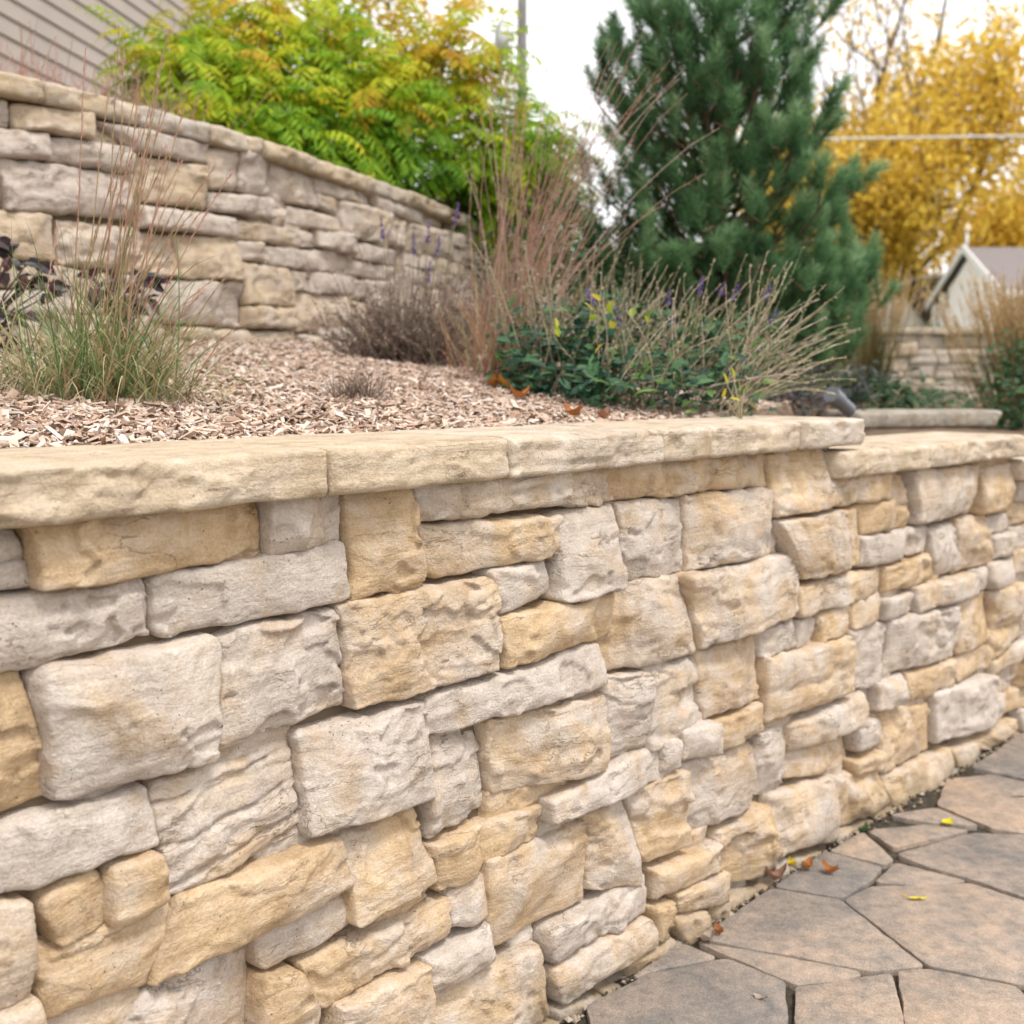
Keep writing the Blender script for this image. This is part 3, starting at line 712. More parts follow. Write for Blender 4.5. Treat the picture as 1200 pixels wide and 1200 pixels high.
for k in range(len(J) - 1): cap_stone(CB, J[k], J[k + 1], 1.928, .066, [.2, .5, .3, .3, .7, .5, .4, .3][k % 8], 3000 + k * 7, wall2, M_CAP2, res=.011, rl=.014, rrt=.014, front=.03, relief=1.3)
WB = 1.62 - 10 * U
wfill = fill_stones([], .0, CW.s[-1] - .05, WB, lambda s: 10, 41, wlen=(.18, .45))
wall3 = build_wall('garden_wall', (4.5, 11.55, WB), 'small distant tan block wall between two clumps of plumed grass', 'wall', CW, [], wfill, M_STONE2, 6000, lambda f, v: .03, [(.0, CW.s[-1] - .05, WB, 1.618)])
for k in range(8): cap_stone(CW, .42 * k, .42 * k + .42, 1.62, .07, [.2, .5, .35][k % 3], 3500 + k * 7, wall3, M_CAP2, res=.03, front=.04)
for o_ in (wall, wall2, wall3): o_['kind'] = 'thing'
# ---------------------------------------------------------------- house with lap siding
M_SIDING = plain_mat('siding_paint', (.38, .325, .285), .6, .06, 3)
M_TRIMD = plain_mat('dark_trim', (.24, .22, .21), .6)
M_SHINGLE = plain_mat('roof_shingle', (.21, .185, .18), .95, .2, 30, .01)
M_WHITE = plain_mat('white_paint', (.80, .79, .77), .55, .04)
HA, HB = np.array((-4.03, -3.2)), np.array((-2.335, 9.2))            # street-side face, near to far corner
hd = (HB - HA) / np.linalg.norm(HB - HA); hn = np.array((hd[1], -hd[0]))
house = empty('house', (float(HB[0]), float(HB[1]), 1.9), 'taupe house with narrow horizontal lap siding rising above the terrace wall', 'house')
m = MB(); HZ0, EXP = 1.6, .107
for i in range(48):                                                # each board leans out at its foot
    z0 = HZ0 + i * EXP; P = []
    for z, o_ in ((z0, .016), (z0 + EXP + .012, .003)):
        for (p, q) in ((HA, 0), (HB, 0), (HB, -.02), (HA, -.02)):
            c = p + hn * (o_ if q == 0 else q); P.append((c[0], c[1], z))
    m.hexa(P, .5)
m.build('siding', M_SIDING, house, smooth=False)
def hp(a, b, z): c = HA + hd * a + hn * b; return (c[0], c[1], z)
LH = float(np.linalg.norm(HB - HA)); TOPH = HZ0 + 48 * EXP
m = MB(); m.hexa([hp(0, -9, HZ0), hp(LH, -9, HZ0), hp(LH, -.021, HZ0), hp(0, -.021, HZ0), hp(0, -9, TOPH), hp(LH, -9, TOPH), hp(LH, -.021, TOPH), hp(0, -.021, TOPH)]); m.build('wall', M_SIDING, house, smooth=False)
m = MB(); m.hexa([hp(LH + .002, -.1, HZ0), hp(LH + .022, -.1, HZ0), hp(LH + .022, .035, HZ0), hp(LH + .002, .035, HZ0), hp(LH + .002, -.1, TOPH), hp(LH + .022, -.1, TOPH), hp(LH + .022, .035, TOPH), hp(LH + .002, .035, TOPH)]); m.build('corner_board', M_TRIMD, house, smooth=False)
m = MB(); e = .45
for sgn in (0, 1):
    A0, A1 = (.5, -9.5) if sgn == 0 else (-9.5, .5); mid = -4.5
    m.add([hp(-e, A0, TOPH), hp(LH + e, A0, TOPH), hp(LH + e, mid, TOPH + 2.4), hp(-e, mid, TOPH + 2.4), hp(-e, A0, TOPH + .18), hp(LH + e, A0, TOPH + .18), hp(LH + e, mid, TOPH + 2.58), hp(-e, mid, TOPH + 2.58)],
          np.array([(0, 1, 2, 3), (4, 5, 6, 7), (0, 1, 5, 4), (1, 2, 6, 5), (3, 0, 4, 7)])) if sgn == 0 else m.add([hp(-e, -9.5, TOPH), hp(LH + e, -9.5, TOPH), hp(LH + e, mid - .003, TOPH + 2.4), hp(-e, mid - .003, TOPH + 2.4), hp(-e, -9.5, TOPH + .18), hp(LH + e, -9.5, TOPH + .18), hp(LH + e, mid - .003, TOPH + 2.58), hp(-e, mid - .003, TOPH + 2.58)], np.array([(0, 1, 2, 3), (4, 5, 6, 7), (0, 1, 5, 4), (1, 2, 6, 5), (3, 0, 4, 7)]))
m.build('roof', M_SHINGLE, house, smooth=False)
# ---------------------------------------------------------------- garage beyond the far wall
GX, GY, GZ = 17.4, 40.0, 1.6
M_CREAM = plain_mat('cream_siding', (.92, .88, .84), .7, .04, 2)
gar = empty('garage', (GX, GY, GZ), 'small cream gabled garage with white rake boards and grey shingle roof', 'garage')
GW, GL, EV, RD = 6.2, 9.0, GZ + 2.75, GZ + 4.45
m = MB()
y0, y1, ym = GY, GY + GW - 1.3, GY + GW / 2
m.add([(GX, y0, GZ), (GX, y1, GZ), (GX, y1, EV + .42), (GX, ym, RD - .2), (GX, y0, EV - .1), (GX + GL, y0, GZ), (GX + GL, y1, GZ), (GX + GL, y1, EV + .42), (GX + GL, ym, RD - .2), (GX + GL, y0, EV - .1)],
      [[0, 1, 2, 3, 4], [9, 8, 7, 6, 5], [0, 4, 9, 5], [1, 6, 7, 2]]); m.build('wall', M_CREAM, gar, smooth=False)
m = MB(); ov = .2; gt = .16
for (ya, za, yb, zb) in ((GY - .45, EV - .22, ym, RD), (GY + GW + .45, EV - .22, ym + .002, RD)):
    m.hexa([(GX - ov, ya, za), (GX + GL, ya, za), (GX + GL, yb, zb), (GX - ov, yb, zb), (GX - ov, ya, za + gt), (GX + GL, ya, za + gt), (GX + GL, yb, zb + gt), (GX - ov, yb, zb + gt)])
m.build('roof', M_SHINGLE, gar, smooth=False)
for (ya, za, yb, zb) in ((GY - .48, EV - .30, ym, RD - .04), (GY + GW + .48, EV - .30, ym + .003, RD - .04)):
    m = MB(); m.hexa([(GX - ov - .06, ya, za), (GX - ov - .003, ya, za), (GX - ov - .003, yb, zb), (GX - ov - .06, yb, zb), (GX - ov - .06, ya, za + .3), (GX - ov - .003, ya, za + .3), (GX - ov - .003, yb, zb + .3), (GX - ov - .06, yb, zb + .3)]); m.build('rake_board', M_WHITE, gar, smooth=False)
m = MB(); m.box(GX - ov, GX + GL, GY - .6, GY - .455, EV - .3, EV - .04); m.build('gutter', M_WHITE, gar, smooth=False)
for yy in (GY + GW - .2, GY + GW - 1.0):
    m = MB(); m.box(GX - .2, GX - .02, yy - .09, yy + .09, GZ, EV - .1 + (.0 if yy > GY + GW - .5 else .4)); m.build('post', M_WHITE, gar, smooth=False)
m = MB(); m.tube([(GX - ov + .1, ym, RD + .1), (GX - ov + .1, ym, RD + .75)], [.07, .05], 8); m.build('finial', M_WHITE, gar)
m = MB(); m.tube([(GX - ov + .1, ym, RD + .66), (GX - ov + .1, ym, RD + .72), (GX - ov + .1, ym, RD + .82), (GX - ov + .1, ym, RD + .98), (GX - ov + .1, ym, RD + 1.06)], [.03, .09, .13, .08, .02], 10); m.build('finial_ball', plain_mat('cream_ball', (.75, .6, .42), .5), gar)
# low outbuilding with pale arched roof
OX, OY = 19.2, 52.0
ob = empty('outbuilding', (OX, OY, 1.6), 'low outbuilding with a pale shallow arched roof beside the garage', 'shed')
m = MB(); m.box(OX - 1.9, OX + 2.6, OY, OY + 5, 1.6, 4.9); m.build('wall', M_CREAM, ob, smooth=False)
xs = np.linspace(OX - 2.3, OX + 3, 14); zs = 4.92 + 1.0 * (1 - ((xs - OX - .35) / 2.65) ** 2); V = []; F = []
for x_, z_ in zip(xs, zs): V += [(x_, OY - .4, z_), (x_, OY + 5.4, z_), (x_, OY + 5.4, z_ + .12), (x_, OY - .4, z_ + .12)]
for i in range(13): F += [(i * 4 + j, i * 4 + (j + 1) % 4, i * 4 + 4 + (j + 1) % 4, i * 4 + 4 + j) for j in range(4)]
m = MB(); m.add(V, np.array(F)); m.F.append([0, 1, 2, 3]); m.F.append([52, 55, 54, 53]); m.build('roof', plain_mat('pale_roof', (.66, .65, .66), .5), ob, smooth=False)
# ---------------------------------------------------------------- utility pole and cable
M_POLE = plain_mat('weathered_pole', (.16, .155, .15), .85, .15, 3)
M_GALV = plain_mat('galvanised_steel', (.46, .47, .48), .45, .08, 5, 0, .5, .3)
PX, PY = .33, 38.0
pole = empty('utility_pole', (PX, PY, 1.6), 'tall grey utility pole carrying a transformer can, standing behind the yellow-green shrub', 'utility pole')
m = MB(); m.tube([(PX, PY, 1.5), (PX, PY, 8), (PX, PY, 17)], [.20, .185, .15], 14); m.build('post', M_POLE, pole)
m = MB(); tx = PX - .66; m.tube([(tx, PY - .05, 11.78), (tx, PY - .05, 11.8), (tx, PY - .05, 12.62), (tx, PY - .05, 12.64), (tx, PY - .05, 12.75)], [.22, .26, .26, .24, .12], 16); tr = m.build('transformer', M_GALV, pole)
m = MB(); m.tube([(tx + .05, PY - .05, 12.7), (tx + .05, PY - .05, 12.95)], [.05, .035], 8); m.tube([(tx - .12, PY - .05, 12.68), (tx - .12, PY - .05, 12.9)], [.05, .035], 8); m.build('bushing', M_GALV, tr)
for zz in (12.0, 12.45):
    m = MB(); m.box(tx + .2, PX - .08, PY - .1, PY, zz, zz + .08); m.build('bracket', M_GALV, pole, smooth=False)
m = MB(); m.box(PX - 1.2, PX + 1.2, PY - .2, PY - .12, 15.6, 15.72); m.build('crossarm', M_POLE, pole, smooth=False)
m = MB(); m.box(PX - .28, PX - .1, PY - .12, PY + .02, 13.85, 14.25); m.build('fuse_holder', M_GALV, pole, smooth=False)
t_ = np.linspace(0, 1, 40); cab = np.column_stack([PX + .14 + t_ * 45, PY - .1 - t_ * 6, 8.82 - .6 * t_ + .15 - .5 * 4 * t_ * (1 - t_) * .0])
m = MB(); m.tube(cab, .035, 6); tag(m.build('overhead_cable', plain_mat('pale_cable', (.62, .62, .60), .5), None, origin=tuple(cab[0])), 'pale overhead cable running level across the yellow autumn trees', 'cable', kind='thing')
p2 = empty('utility_pole', (float(cab[-1][0]), float(cab[-1][1]), 1.6), 'plain grey utility pole outside the photo at the far end of the cable', 'utility pole')
m = MB(); m.tube([(cab[-1][0] + .14, cab[-1][1], 1.5), (cab[-1][0] + .14, cab[-1][1], 12)], [.16, .12], 12); m.build('post', M_POLE, p2)
# ---------------------------------------------------------------- leaves, blades and trees
def leaf_quads(P, D, UP, ln, wd, fold=.18, sag=.0):
    """n leaves: base P, direction D, plane normal UP. 6 verts, 4 faces -> two quads each side of the midrib."""
    n = len(P); D = D / (np.linalg.norm(D, axis=1)[:, None] + 1e-9); S = np.cross(D, UP); S /= np.linalg.norm(S, axis=1)[:, None] + 1e-9; Un = np.cross(S, D)
    ln = np.broadcast_to(ln, (n,))[:, None]; wd = np.broadcast_to(wd, (n,))[:, None]
    mid = P + D * ln * .45; tip = P + D * ln - Un * sag * ln
    V = np.stack([P, mid + S * wd * .5 + Un * fold * wd, tip, mid - S * wd * .5 + Un * fold * wd, mid], 1)
    b = np.arange(n)[:, None] * 5
    F = np.concatenate([b + np.array([[0, 4, 2, 1]]), b + np.array([[0, 3, 2, 4]])])
    return V.reshape(-1, 3), F
def leaf_round(P, D, UP, ln, wd, fold=.18, sag=.0):
    """Broader leaves with a rounded outline: 8 verts each."""
    n = len(P); D = D / (np.linalg.norm(D, axis=1)[:, None] + 1e-9); S = np.cross(D, UP); S /= np.linalg.norm(S, axis=1)[:, None] + 1e-9; Un = np.cross(S, D)
    ln = np.broadcast_to(ln, (n,))[:, None]; wd = np.broadcast_to(wd, (n,))[:, None]
    m1 = P + D * ln * .3; m2 = P + D * ln * .68 - Un * sag * ln * .4; tip = P + D * ln - Un * sag * ln
    V = np.stack([P, m1 + S * wd * .46 + Un * fold * wd, m2 + S * wd * .38 + Un * fold * wd, tip, m2 - S * wd * .38 + Un * fold * wd, m1 - S * wd * .46 + Un * fold * wd, m1, m2], 1)
    b = np.arange(n)[:, None] * 8
    q = np.concatenate([b + np.array([[1, 6, 7, 2]]), b + np.array([[6, 5, 4, 7]])]); t = np.concatenate([b + np.array([x]) for x in ((0, 6, 1), (0, 5, 6), (2, 7, 3), (7, 4, 3))])
    return V.reshape(-1, 3), [q, t]
def unit(n):
    v = RNG.normal(size=(n, 3)); return v / np.linalg.norm(v, axis=1)[:, None]
def ribbons(P, D, ln, wd, droop=.3, seg=6, curl=.0, taper=1., side=None):
    """Grass blades: n ribbons that bend over with length."""
    n = len(P); ln = np.broadcast_to(ln, (n,)); wd = np.broadcast_to(wd, (n,)); droop = np.broadcast_to(droop, (n,))
    D = D / np.linalg.norm(D, axis=1)[:, None]; H = D.copy(); H[:, 2] = 0; H /= np.linalg.norm(H, axis=1)[:, None] + 1e-6
    S = np.cross(H, np.array([0, 0, 1.])) if side is None else side
    a = RNG.uniform(-1, 1, n)[:, None]; S = S + H * a; S /= np.linalg.norm(S, axis=1)[:, None] + 1e-9
    p = P.copy(); d = D.copy(); Vs = []; st = (ln / seg)[:, None]; jit = RNG.normal(size=(n, 3)) * .04
    for k in range(seg + 1):
        w_ = wd * (1 - (k / seg) ** 1.6 * taper) * (.7 + .3 * min(1, k / 1.)) ; Vs.append(np.stack([p - S * w_[:, None] / 2, p + S * w_[:, None] / 2], 1))
        p = p + d * st; d = d + np.array([0, 0, -1.]) * (droop / seg * (k + .5) / seg * 2)[:, None] + jit * (curl + .3); d /= np.linalg.norm(d, axis=1)[:, None]
    V = np.stack(Vs, 1)                              # n, seg+1, 2, 3
    b = np.arange(n)[:, None] * (seg + 1) * 2 + np.arange(seg)[None] * 2; b = b.ravel()
    F = np.stack([b, b + 1, b + 3, b + 2], 1)
    return V.reshape(-1, 3), F, (seg + 1) * 2
def stems(P, D, ln, r0, r1=None, droop=.2, seg=6, wig=.05, rmod=None):
    """n thin three-sided stems; returns V, F, verts per stem and the centre lines."""
    n = len(P); ln = np.broadcast_to(ln, (n,)); droop = np.broadcast_to(droop, (n,)); r0 = np.broadcast_to(r0, (n,)); r1 = r0 * .4 if r1 is None else np.broadcast_to(r1, (n,))
    d = D / np.linalg.norm(D, axis=1)[:, None]; p = P.copy(); C = []
    for k in range(seg + 1):
        C.append(p); p = p + d * (ln / seg)[:, None]
        d = d + np.array([0, 0, -1.]) * (droop / seg * (k + .5) / seg * 2)[:, None] + RNG.normal(size=(n, 3)) * wig; d /= np.linalg.norm(d, axis=1)[:, None]
    C = np.stack(C, 1); T = np.gradient(C, axis=1); T /= np.linalg.norm(T, axis=2)[..., None]
    A = np.cross(T, np.array([.31, .92, .2])); A /= np.linalg.norm(A, axis=2)[..., None] + 1e-9; B = np.cross(T, A)
    f = np.linspace(0, 1, seg + 1); rad = r0[:, None] * (1 - f) + r1[:, None] * f
    if rmod is not None: rad = rad * rmod(n, seg + 1)
    t = np.arange(3) * 2 * np.pi / 3
    V = C[:, :, None] + rad[:, :, None, None] * (A[:, :, None] * np.cos(t)[:, None] + B[:, :, None] * np.sin(t)[:, None])
    b = np.arange(n)[:, None, None] * (seg + 1) * 3 + np.arange(seg)[None, :, None] * 3; j = np.arange(3)[None, None]; k = (j + 1) % 3
    F = np.stack(np.broadcast_arrays(b + j, b + k, b + 3 + k, b + 3 + j), -1).reshape(-1, 4)
    return V.reshape(-1, 3), F, (seg + 1) * 3, C
M_BARK = plain_mat('bark', (.10, .075, .055), .95, .35, 6, .02)
M_BARKG = plain_mat('grey_bark', (.16, .14, .125), .95, .3, 6, .02)
def grow(m, p, d, ln, r, lev, tips, rs, maxlev, spread=.55, upw=.25, gnarl=.16):
    n = max(3, int(ln / .5)) if lev < 2 else 4; pts = [p]; dd = np.array(d, float)
    for k in range(n):
        dd = dd + np.array([rs.gauss(0, gnarl), rs.gauss(0, gnarl), rs.gauss(0, gnarl * .6) + upw * .12]); dd /= np.linalg.norm(dd); pts.append(pts[-1] + dd * ln / n)
    pts = np.array(pts); r1 = r * (.62 if lev < maxlev else .3); m.tube(pts, np.linspace(r, r1, len(pts)), 8 if lev == 0 else 6 if lev < 3 else 4, .5, cap=lev == 0)
    if lev >= maxlev: tips += [pts[-1], pts[len(pts) // 2]]; return
    if lev >= maxlev - 1: tips.append(pts[-1])
    kids = rs.choice((3, 4)) if lev else rs.choice((5, 6, 7))
    for k in range(kids):
        f = 1. if k == 0 else rs.uniform(.35 if lev else .3, .95); i = f * (len(pts) - 1); a = pts[int(i)]; b = pts[min(int(i) + 1, len(pts) - 1)]; q = a + (b - a) * (i - int(i))
        an = rs.uniform(0, 6.28); ax = np.array([math.cos(an), math.sin(an), 0]); nd = dd * (1 if k == 0 else .55) + ax * spread * rs.uniform(.6, 1.3) * (.5 if k == 0 else 1) + np.array([0, 0, upw]); nd /= np.linalg.norm(nd)
        grow(m, q, nd, ln * rs.uniform(.55, .78), r1 * rs.uniform(.55, .8) if k else r1, lev + 1, tips, rs, maxlev, spread, upw, gnarl)
def tree(name, label, base, trunk_len, r, seed, mat_leaf, nleaf, lsz, sig, bark, maxlev=4, dens=None, spread=.55, upw=.25, group=None, tintf=None):
    root = empty(name, base, label, 'tree', group); rs = random.Random(seed); m = MB(); tips = []
    grow(m, np.array(base, float) - np.array([0, 0, .1]), (0, 0, 1), trunk_len, r, 0, tips, rs, maxlev, spread, upw)
    m.build('trunk', bark, root)
    if nleaf:
        tips = np.array(tips); wt = np.ones(len(tips)) if dens is None else np.clip(dens(tips), 0, None); wt = wt * RNG.uniform(.2, 1.8, len(tips)); wt /= wt.sum()
        k = RNG.choice(len(tips), nleaf, p=wt); P = tips[k] + RNG.normal(size=(nleaf, 3)) * sig; D = unit(nleaf); D[:, 2] -= .5; Up = unit(nleaf); Up[:, 2] += .6
        V, F = leaf_quads(P, D, Up, lsz * RNG.uniform(.6, 1.25, nleaf), lsz * .75 * RNG.uniform(.6, 1.2, nleaf), .15)
        th = RNG.uniform(0, 1, len(tips))[k] * .55 + RNG.uniform(0, 1, nleaf) * .35
        if tintf is not None: th = th + tintf(P)
        mk('crown', V, F, mat_leaf, root, {'tint': np.repeat(th, 5)}, smooth=False)
    return root
M_GOLD = tint_mat('golden_leaf', [(.05, (.40, .25, .06)), (.3, (.66, .45, .06)), (.6, (.82, .60, .09)), (.95, (.88, .72, .22))], .45, .7)
M_FARGR = tint_mat('far_green_leaf', [(.05, (.03, .06, .02)), (.4, (.07, .13, .035)), (.8, (.17, .22, .05)), (1., (.40, .34, .06))], .35, .7)
M_YGREEN = tint_mat('yellow_green_leaf', [(.05, (.20, .20, .02)), (.5, (.50, .40, .03)), (.95, (.70, .50, .05))], .45, .7)
M_TANLEAF = tint_mat('bronze_leaf', [(.05, (.30, .16, .05)), (.5, (.48, .28, .09)), (.95, (.60, .40, .16))], .4, .7)
dn = lambda T: np.where(T[:, 2] < 9.5, 1.35, np.where(T[:, 2] < 15.5, .9, .4))
tree('autumn_tree', 'largest golden autumn tree, its upper limbs nearly bare, behind the garage', (20.6, 52, 1.6), 7.5, .42, 5, M_GOLD, 17500, .32, .95, M_BARK, 4, dn, .75, .22, 'trees beyond the garage')
tree('autumn_tree', 'golden autumn tree with dense low crown between the pine and the large tree', (14.9, 50, 1.6), 5.4, .3, 9, M_GOLD, 10500, .34, 1.0, M_BARK, 4, lambda T: np.where(T[:, 2] < 9.5, 1.2, .3), .8, .15, 'trees beyond the garage')
tree('autumn_tree', 'golden tree with orange tints rising over the garage roof', (25.8, 56, 1.6), 5.0, .3, 14, M_GOLD, 9000, .32, .8, M_BARK, 4, lambda T: np.where(T[:, 2] < 9.5, 1.2, .25), .7, .2, 'trees beyond the garage')
tree('autumn_tree', 'low golden tree filling the gap beside the arched roof', (18.0, 60, 1.6), 4.6, .25, 21, M_GOLD, 9500, .36, .9, M_BARK, 4, None, .9, .1, 'trees beyond the garage')
tree('bare_tree', 'slender bare brown tree rising beside the top of the pine', (13.2, 47, 1.6), 9.0, .16, 31, M_TANLEAF, 900, .2, .6, M_BARKG, 4, None, .4, .5, 'trees beyond the garage')
tree('autumn_tree', 'tall yellow-green tree whose leaf tips show above the shrub', (-3.1, 27, 1.6), 7.2, .2, 44, M_YGREEN, 7000, .22, .7, M_BARK, 4, lambda T: np.where(T[:, 2] > 9.6, 1., .0), .6, .2, 'trees beyond the house')
tree('bushy_tree', 'distant dark green bushy tree showing low behind the russet grass', (.55, 21, 1.6), 1.0, .09, 51, M_FARGR, 6500, .15, .42, M_BARK, 3, None, .9, .05, 'low green trees behind the pine')
tree('bushy_tree', 'distant green bushy tree directly behind the pine trunk', (3.0, 22, 1.6), 1.05, .09, 53, M_FARGR, 6500, .15, .45, M_BARK, 3, None, .95, .05, 'low green trees behind the pine')
tree('bushy_tree', 'distant yellowing bushy tree behind the lower right pine branches', (5.3, 23, 1.6), 1.0, .09, 57, M_FARGR, 6000, .15, .45, M_BARK, 3, None, .95, .05, 'low green trees behind the pine', lambda P: .22)
tree('bushy_tree', 'distant olive bushy tree in the gap between shrub and pine', (1.75, 26, 1.6), 1.1, .1, 59, M_FARGR, 6000, .17, .5, M_BARK, 3, None, .95, .05, 'low green trees behind the pine', lambda P: .1)
def gz(x, y):                                       # height of the planting bed
    c = CF.C; k = np.argmin((c[:, 0] - x) ** 2 + (c[:, 1] - y) ** 2); d = math.hypot(c[k, 0] - x, c[k, 1] - y)
    return float(bed_h(np.array(x), np.array(y), np.array(d), CF.s[k]))
# ---------------------------------------------------------------- mulch
def chips(n, seed):
    g = np.random.default_rng(seed); s = g.uniform(.35, 4.2, n * 3); d = .275 + 2.2 * g.beta(1, 1.4, n * 3)
    P = CF.w(s, np.zeros(n * 3), -d); k = (P[:, 0] / P[:, 1] < .25) & (s < 2.85 + 2.2 * np.maximum(d - .3, 0)); P = P[k][:n]; d = d[k][:n]; s = s[k][:n]; n = len(P)
    P[:, 2] = bed_h(P[:, 0], P[:, 1], d, s) + g.uniform(.001, .014, n)
    ln = np.minimum(g.gamma(2.4, .0052, n) + .005, .038); wd = ln * g.uniform(.12, .42, n); th = g.uniform(.0012, .004, n)
    az = g.uniform(0, 6.28, n); el = g.normal(0, .38, n); X = np.stack([np.cos(az) * np.cos(el), np.sin(az) * np.cos(el), np.sin(el)], 1)
    Y = np.cross(np.tile([0, 0, 1.], (n, 1)) + g.normal(0, .35, (n, 3)), X); Y /= np.linalg.norm(Y, axis=1)[:, None]; Z = np.cross(X, Y)
    V = np.stack([P + X * (a * ln * (1 if b > 0 else .85))[:, None] / 2 + Y * (b * wd)[:, None] / 2 + Z * (c * th)[:, None] / 2 for c in (-1, 1) for (a, b) in ((-1, -1), (1, -1), (1, 1), (-1, 1))], 1)
    b0 = np.arange(n)[:, None] * 8
    F = np.concatenate([b0 + np.array([q]) for q in ((4, 5, 6, 7), (0, 1, 5, 4), (1, 2, 6, 5), (2, 3, 7, 6), (3, 0, 4, 7))])
    tint = np.repeat(np.clip(g.beta(1.6, 1.6, n), 0, 1), 8)
    return V.reshape(-1, 3), F, tint
V, F, tn = chips(50000, 3)
M_CHIP = tint_mat('wood_chip', [(0., (.15, .095, .065)), (.22, (.40, .265, .19)), (.45, (.55, .41, .315)), (.7, (.62, .51, .43)), (1., (.66, .58, .52))], 0, .9)
tag(mk('wood_chips', V, F, M_CHIP, None, {'tint': tn}, smooth=False), kind='stuff')
# crumbs of stone and leaf litter along the wall foot
g = np.random.default_rng(8); n = 700; s = g.uniform(1.6, 4.6, n); d = .010 + np.abs(g.normal(0, .016, n)); P = CF.w(s, g.uniform(.001, .008, n), d); sz = g.gamma(1.6, .0017, n) + .001
V = P[:, None] + g.normal(size=(n, 6, 3)) * .18 * sz[:, None, None] + np.array([(1, 0, 0), (-1, 0, 0), (0, 1, 0), (0, -1, 0), (0, 0, .8), (0, 0, -.8)])[None] * sz[:, None, None]
b0 = np.arange(n)[:, None] * 6; F = np.concatenate([b0 + np.array([q]) for q in ((0, 2, 4), (2, 1, 4), (1, 3, 4), (3, 0, 4), (2, 0, 5), (1, 2, 5), (3, 1, 5), (0, 3, 5))])
tag(mk('gravel', V.reshape(-1, 3), F, tint_mat('crumb', [(0., (.06, .045, .03)), (.5, (.28, .21, .14)), (1., (.42, .36, .3))], 0, .9), None, {'tint': np.repeat(g.uniform(0, 1, n) ** 1.8, 6)}, smooth=False), kind='stuff')
# ---------------------------------------------------------------- fallen leaves
M_LEAFF = tint_mat('fallen_leaf', [(0., (.62, .55, .02)), (.25, (.66, .42, .03)), (.5, (.45, .17, .04)), (.75, (.24, .10, .05)), (1., (.42, .36, .30))], .2, .6, nz=.25, nscale=60)
def curled_leaf(loc, ln, wd, az, tint, curl, label, seed):
    u = np.linspace(0, 1, 9); v = np.linspace(-1, 1, 5); Ug, Vg = np.meshgrid(u, v, indexing='ij')
    hw = wd / 2 * np.sin(np.pi * np.clip(Ug, .02, .98)) ** .8 * (1 + .18 * np.abs(vn(Ug * 9, Vg * 0, seed)))
    x = (Ug - .5) * ln; y = Vg * hw; z = curl * ln * (2 * (Ug - .5)) ** 2 * .5 + curl * wd * Vg ** 2 * .55 + .003 * vn(Ug * 5, Vg * 3, seed)
    z = z - z.min() + .002; c, s_ = math.cos(az), math.sin(az)
    V = np.stack([loc[0] + x * c - y * s_, loc[1] + x * s_ + y * c, loc[2] + z], -1).reshape(-1, 3)
    ii = (np.arange(8)[:, None] * 5 + np.arange(4)[None]).ravel(); F = np.stack([ii, ii + 5, ii + 6, ii + 1], 1)
    m = MB(); m.add(V, F, tint); a, b = V[2], V[2] + np.array([-c * ln * .3, -s_ * ln * .3, .004]); m.tube([a, (a + b) / 2 + np.array([0, 0, .003]), b], .0011, 4, min(1, tint + .2))
    tag(m.build('fallen_leaf', M_LEAFF, None, origin=tuple(loc)), label, 'leaf', 'fallen leaves')
for k, (x, y, z, ln, wd, az, tn, cu, lb) in enumerate([
    (1.118, 2.735, .010, .034, .026, .6, .02, .25, 'yellow leaf lying near the wall foot at the far end of the patio'),
    (.888, 2.32, .010, .045, .012, .0, .05, .1, 'thin yellow leaf flat in the middle of a broad flagstone'),
    (.688, 2.47, .010, .038, .022, .9, .58, .8, 'curled orange-brown leaf, the one with a yellow neighbour by the wall'),
    (.735, 2.45, .010, .040, .024, 2.3, .62, .9, 'golden-brown curled leaf lying farthest out in the little leaf pile'),
    (.655, 2.485, .012, .030, .022, 1.5, .12, .5, 'small yellow leaf touching the wall beside the leaf pile'),
    (.60, 2.41, .010, .055, .030, .3, .82, .9, 'dark brown crumpled leaf tucked against the wall foot'),
    (.395, 2.135, .010, .040, .026, .7, .95, .7, 'pale dry leaf wedged between wall and flagstone corner'),
    (.425, 2.165, .010, .026, .018, 2.0, .66, .8, 'russet leaf scrap beside the pale dry leaf at the wall'),
    (.455, 1.925, .010, .028, .010, 2.4, .97, .3, 'grey sliver of leaf on the nearest flagstone'),
    (1.40, 2.93, .010, .060, .010, .2, .98, .2, 'pale strip of dead leaf on the farthest flagstone joint')]): curled_leaf((x, y, z), ln, wd, az, tn, cu, lb, 40 + k)
for k, (x, y, ln, tn, az, lb) in enumerate([(.0, 2.95, .07, .42, .3, 'bright orange-brown leaf under the green foliage on the mulch'), (-.05, 3.0, .06, .5, 1.8, 'rusty leaf on the mulch at the foot of the reddish grass'),
    (.20, 2.42, .045, .78, 1., 'small dark red leaf standing on mulch just behind the cap'), (.135, 2.46, .05, .6, 2.4, 'reddish brown leaf on mulch left of the dark red one'), (.02, 2.72, .05, .55, .4, 'russet leaf in open mulch below the dry tuft')]):
    curled_leaf((x, y, gz(x, y) + .012), ln, ln * .6, az, tn, .7, lb, 80 + k)
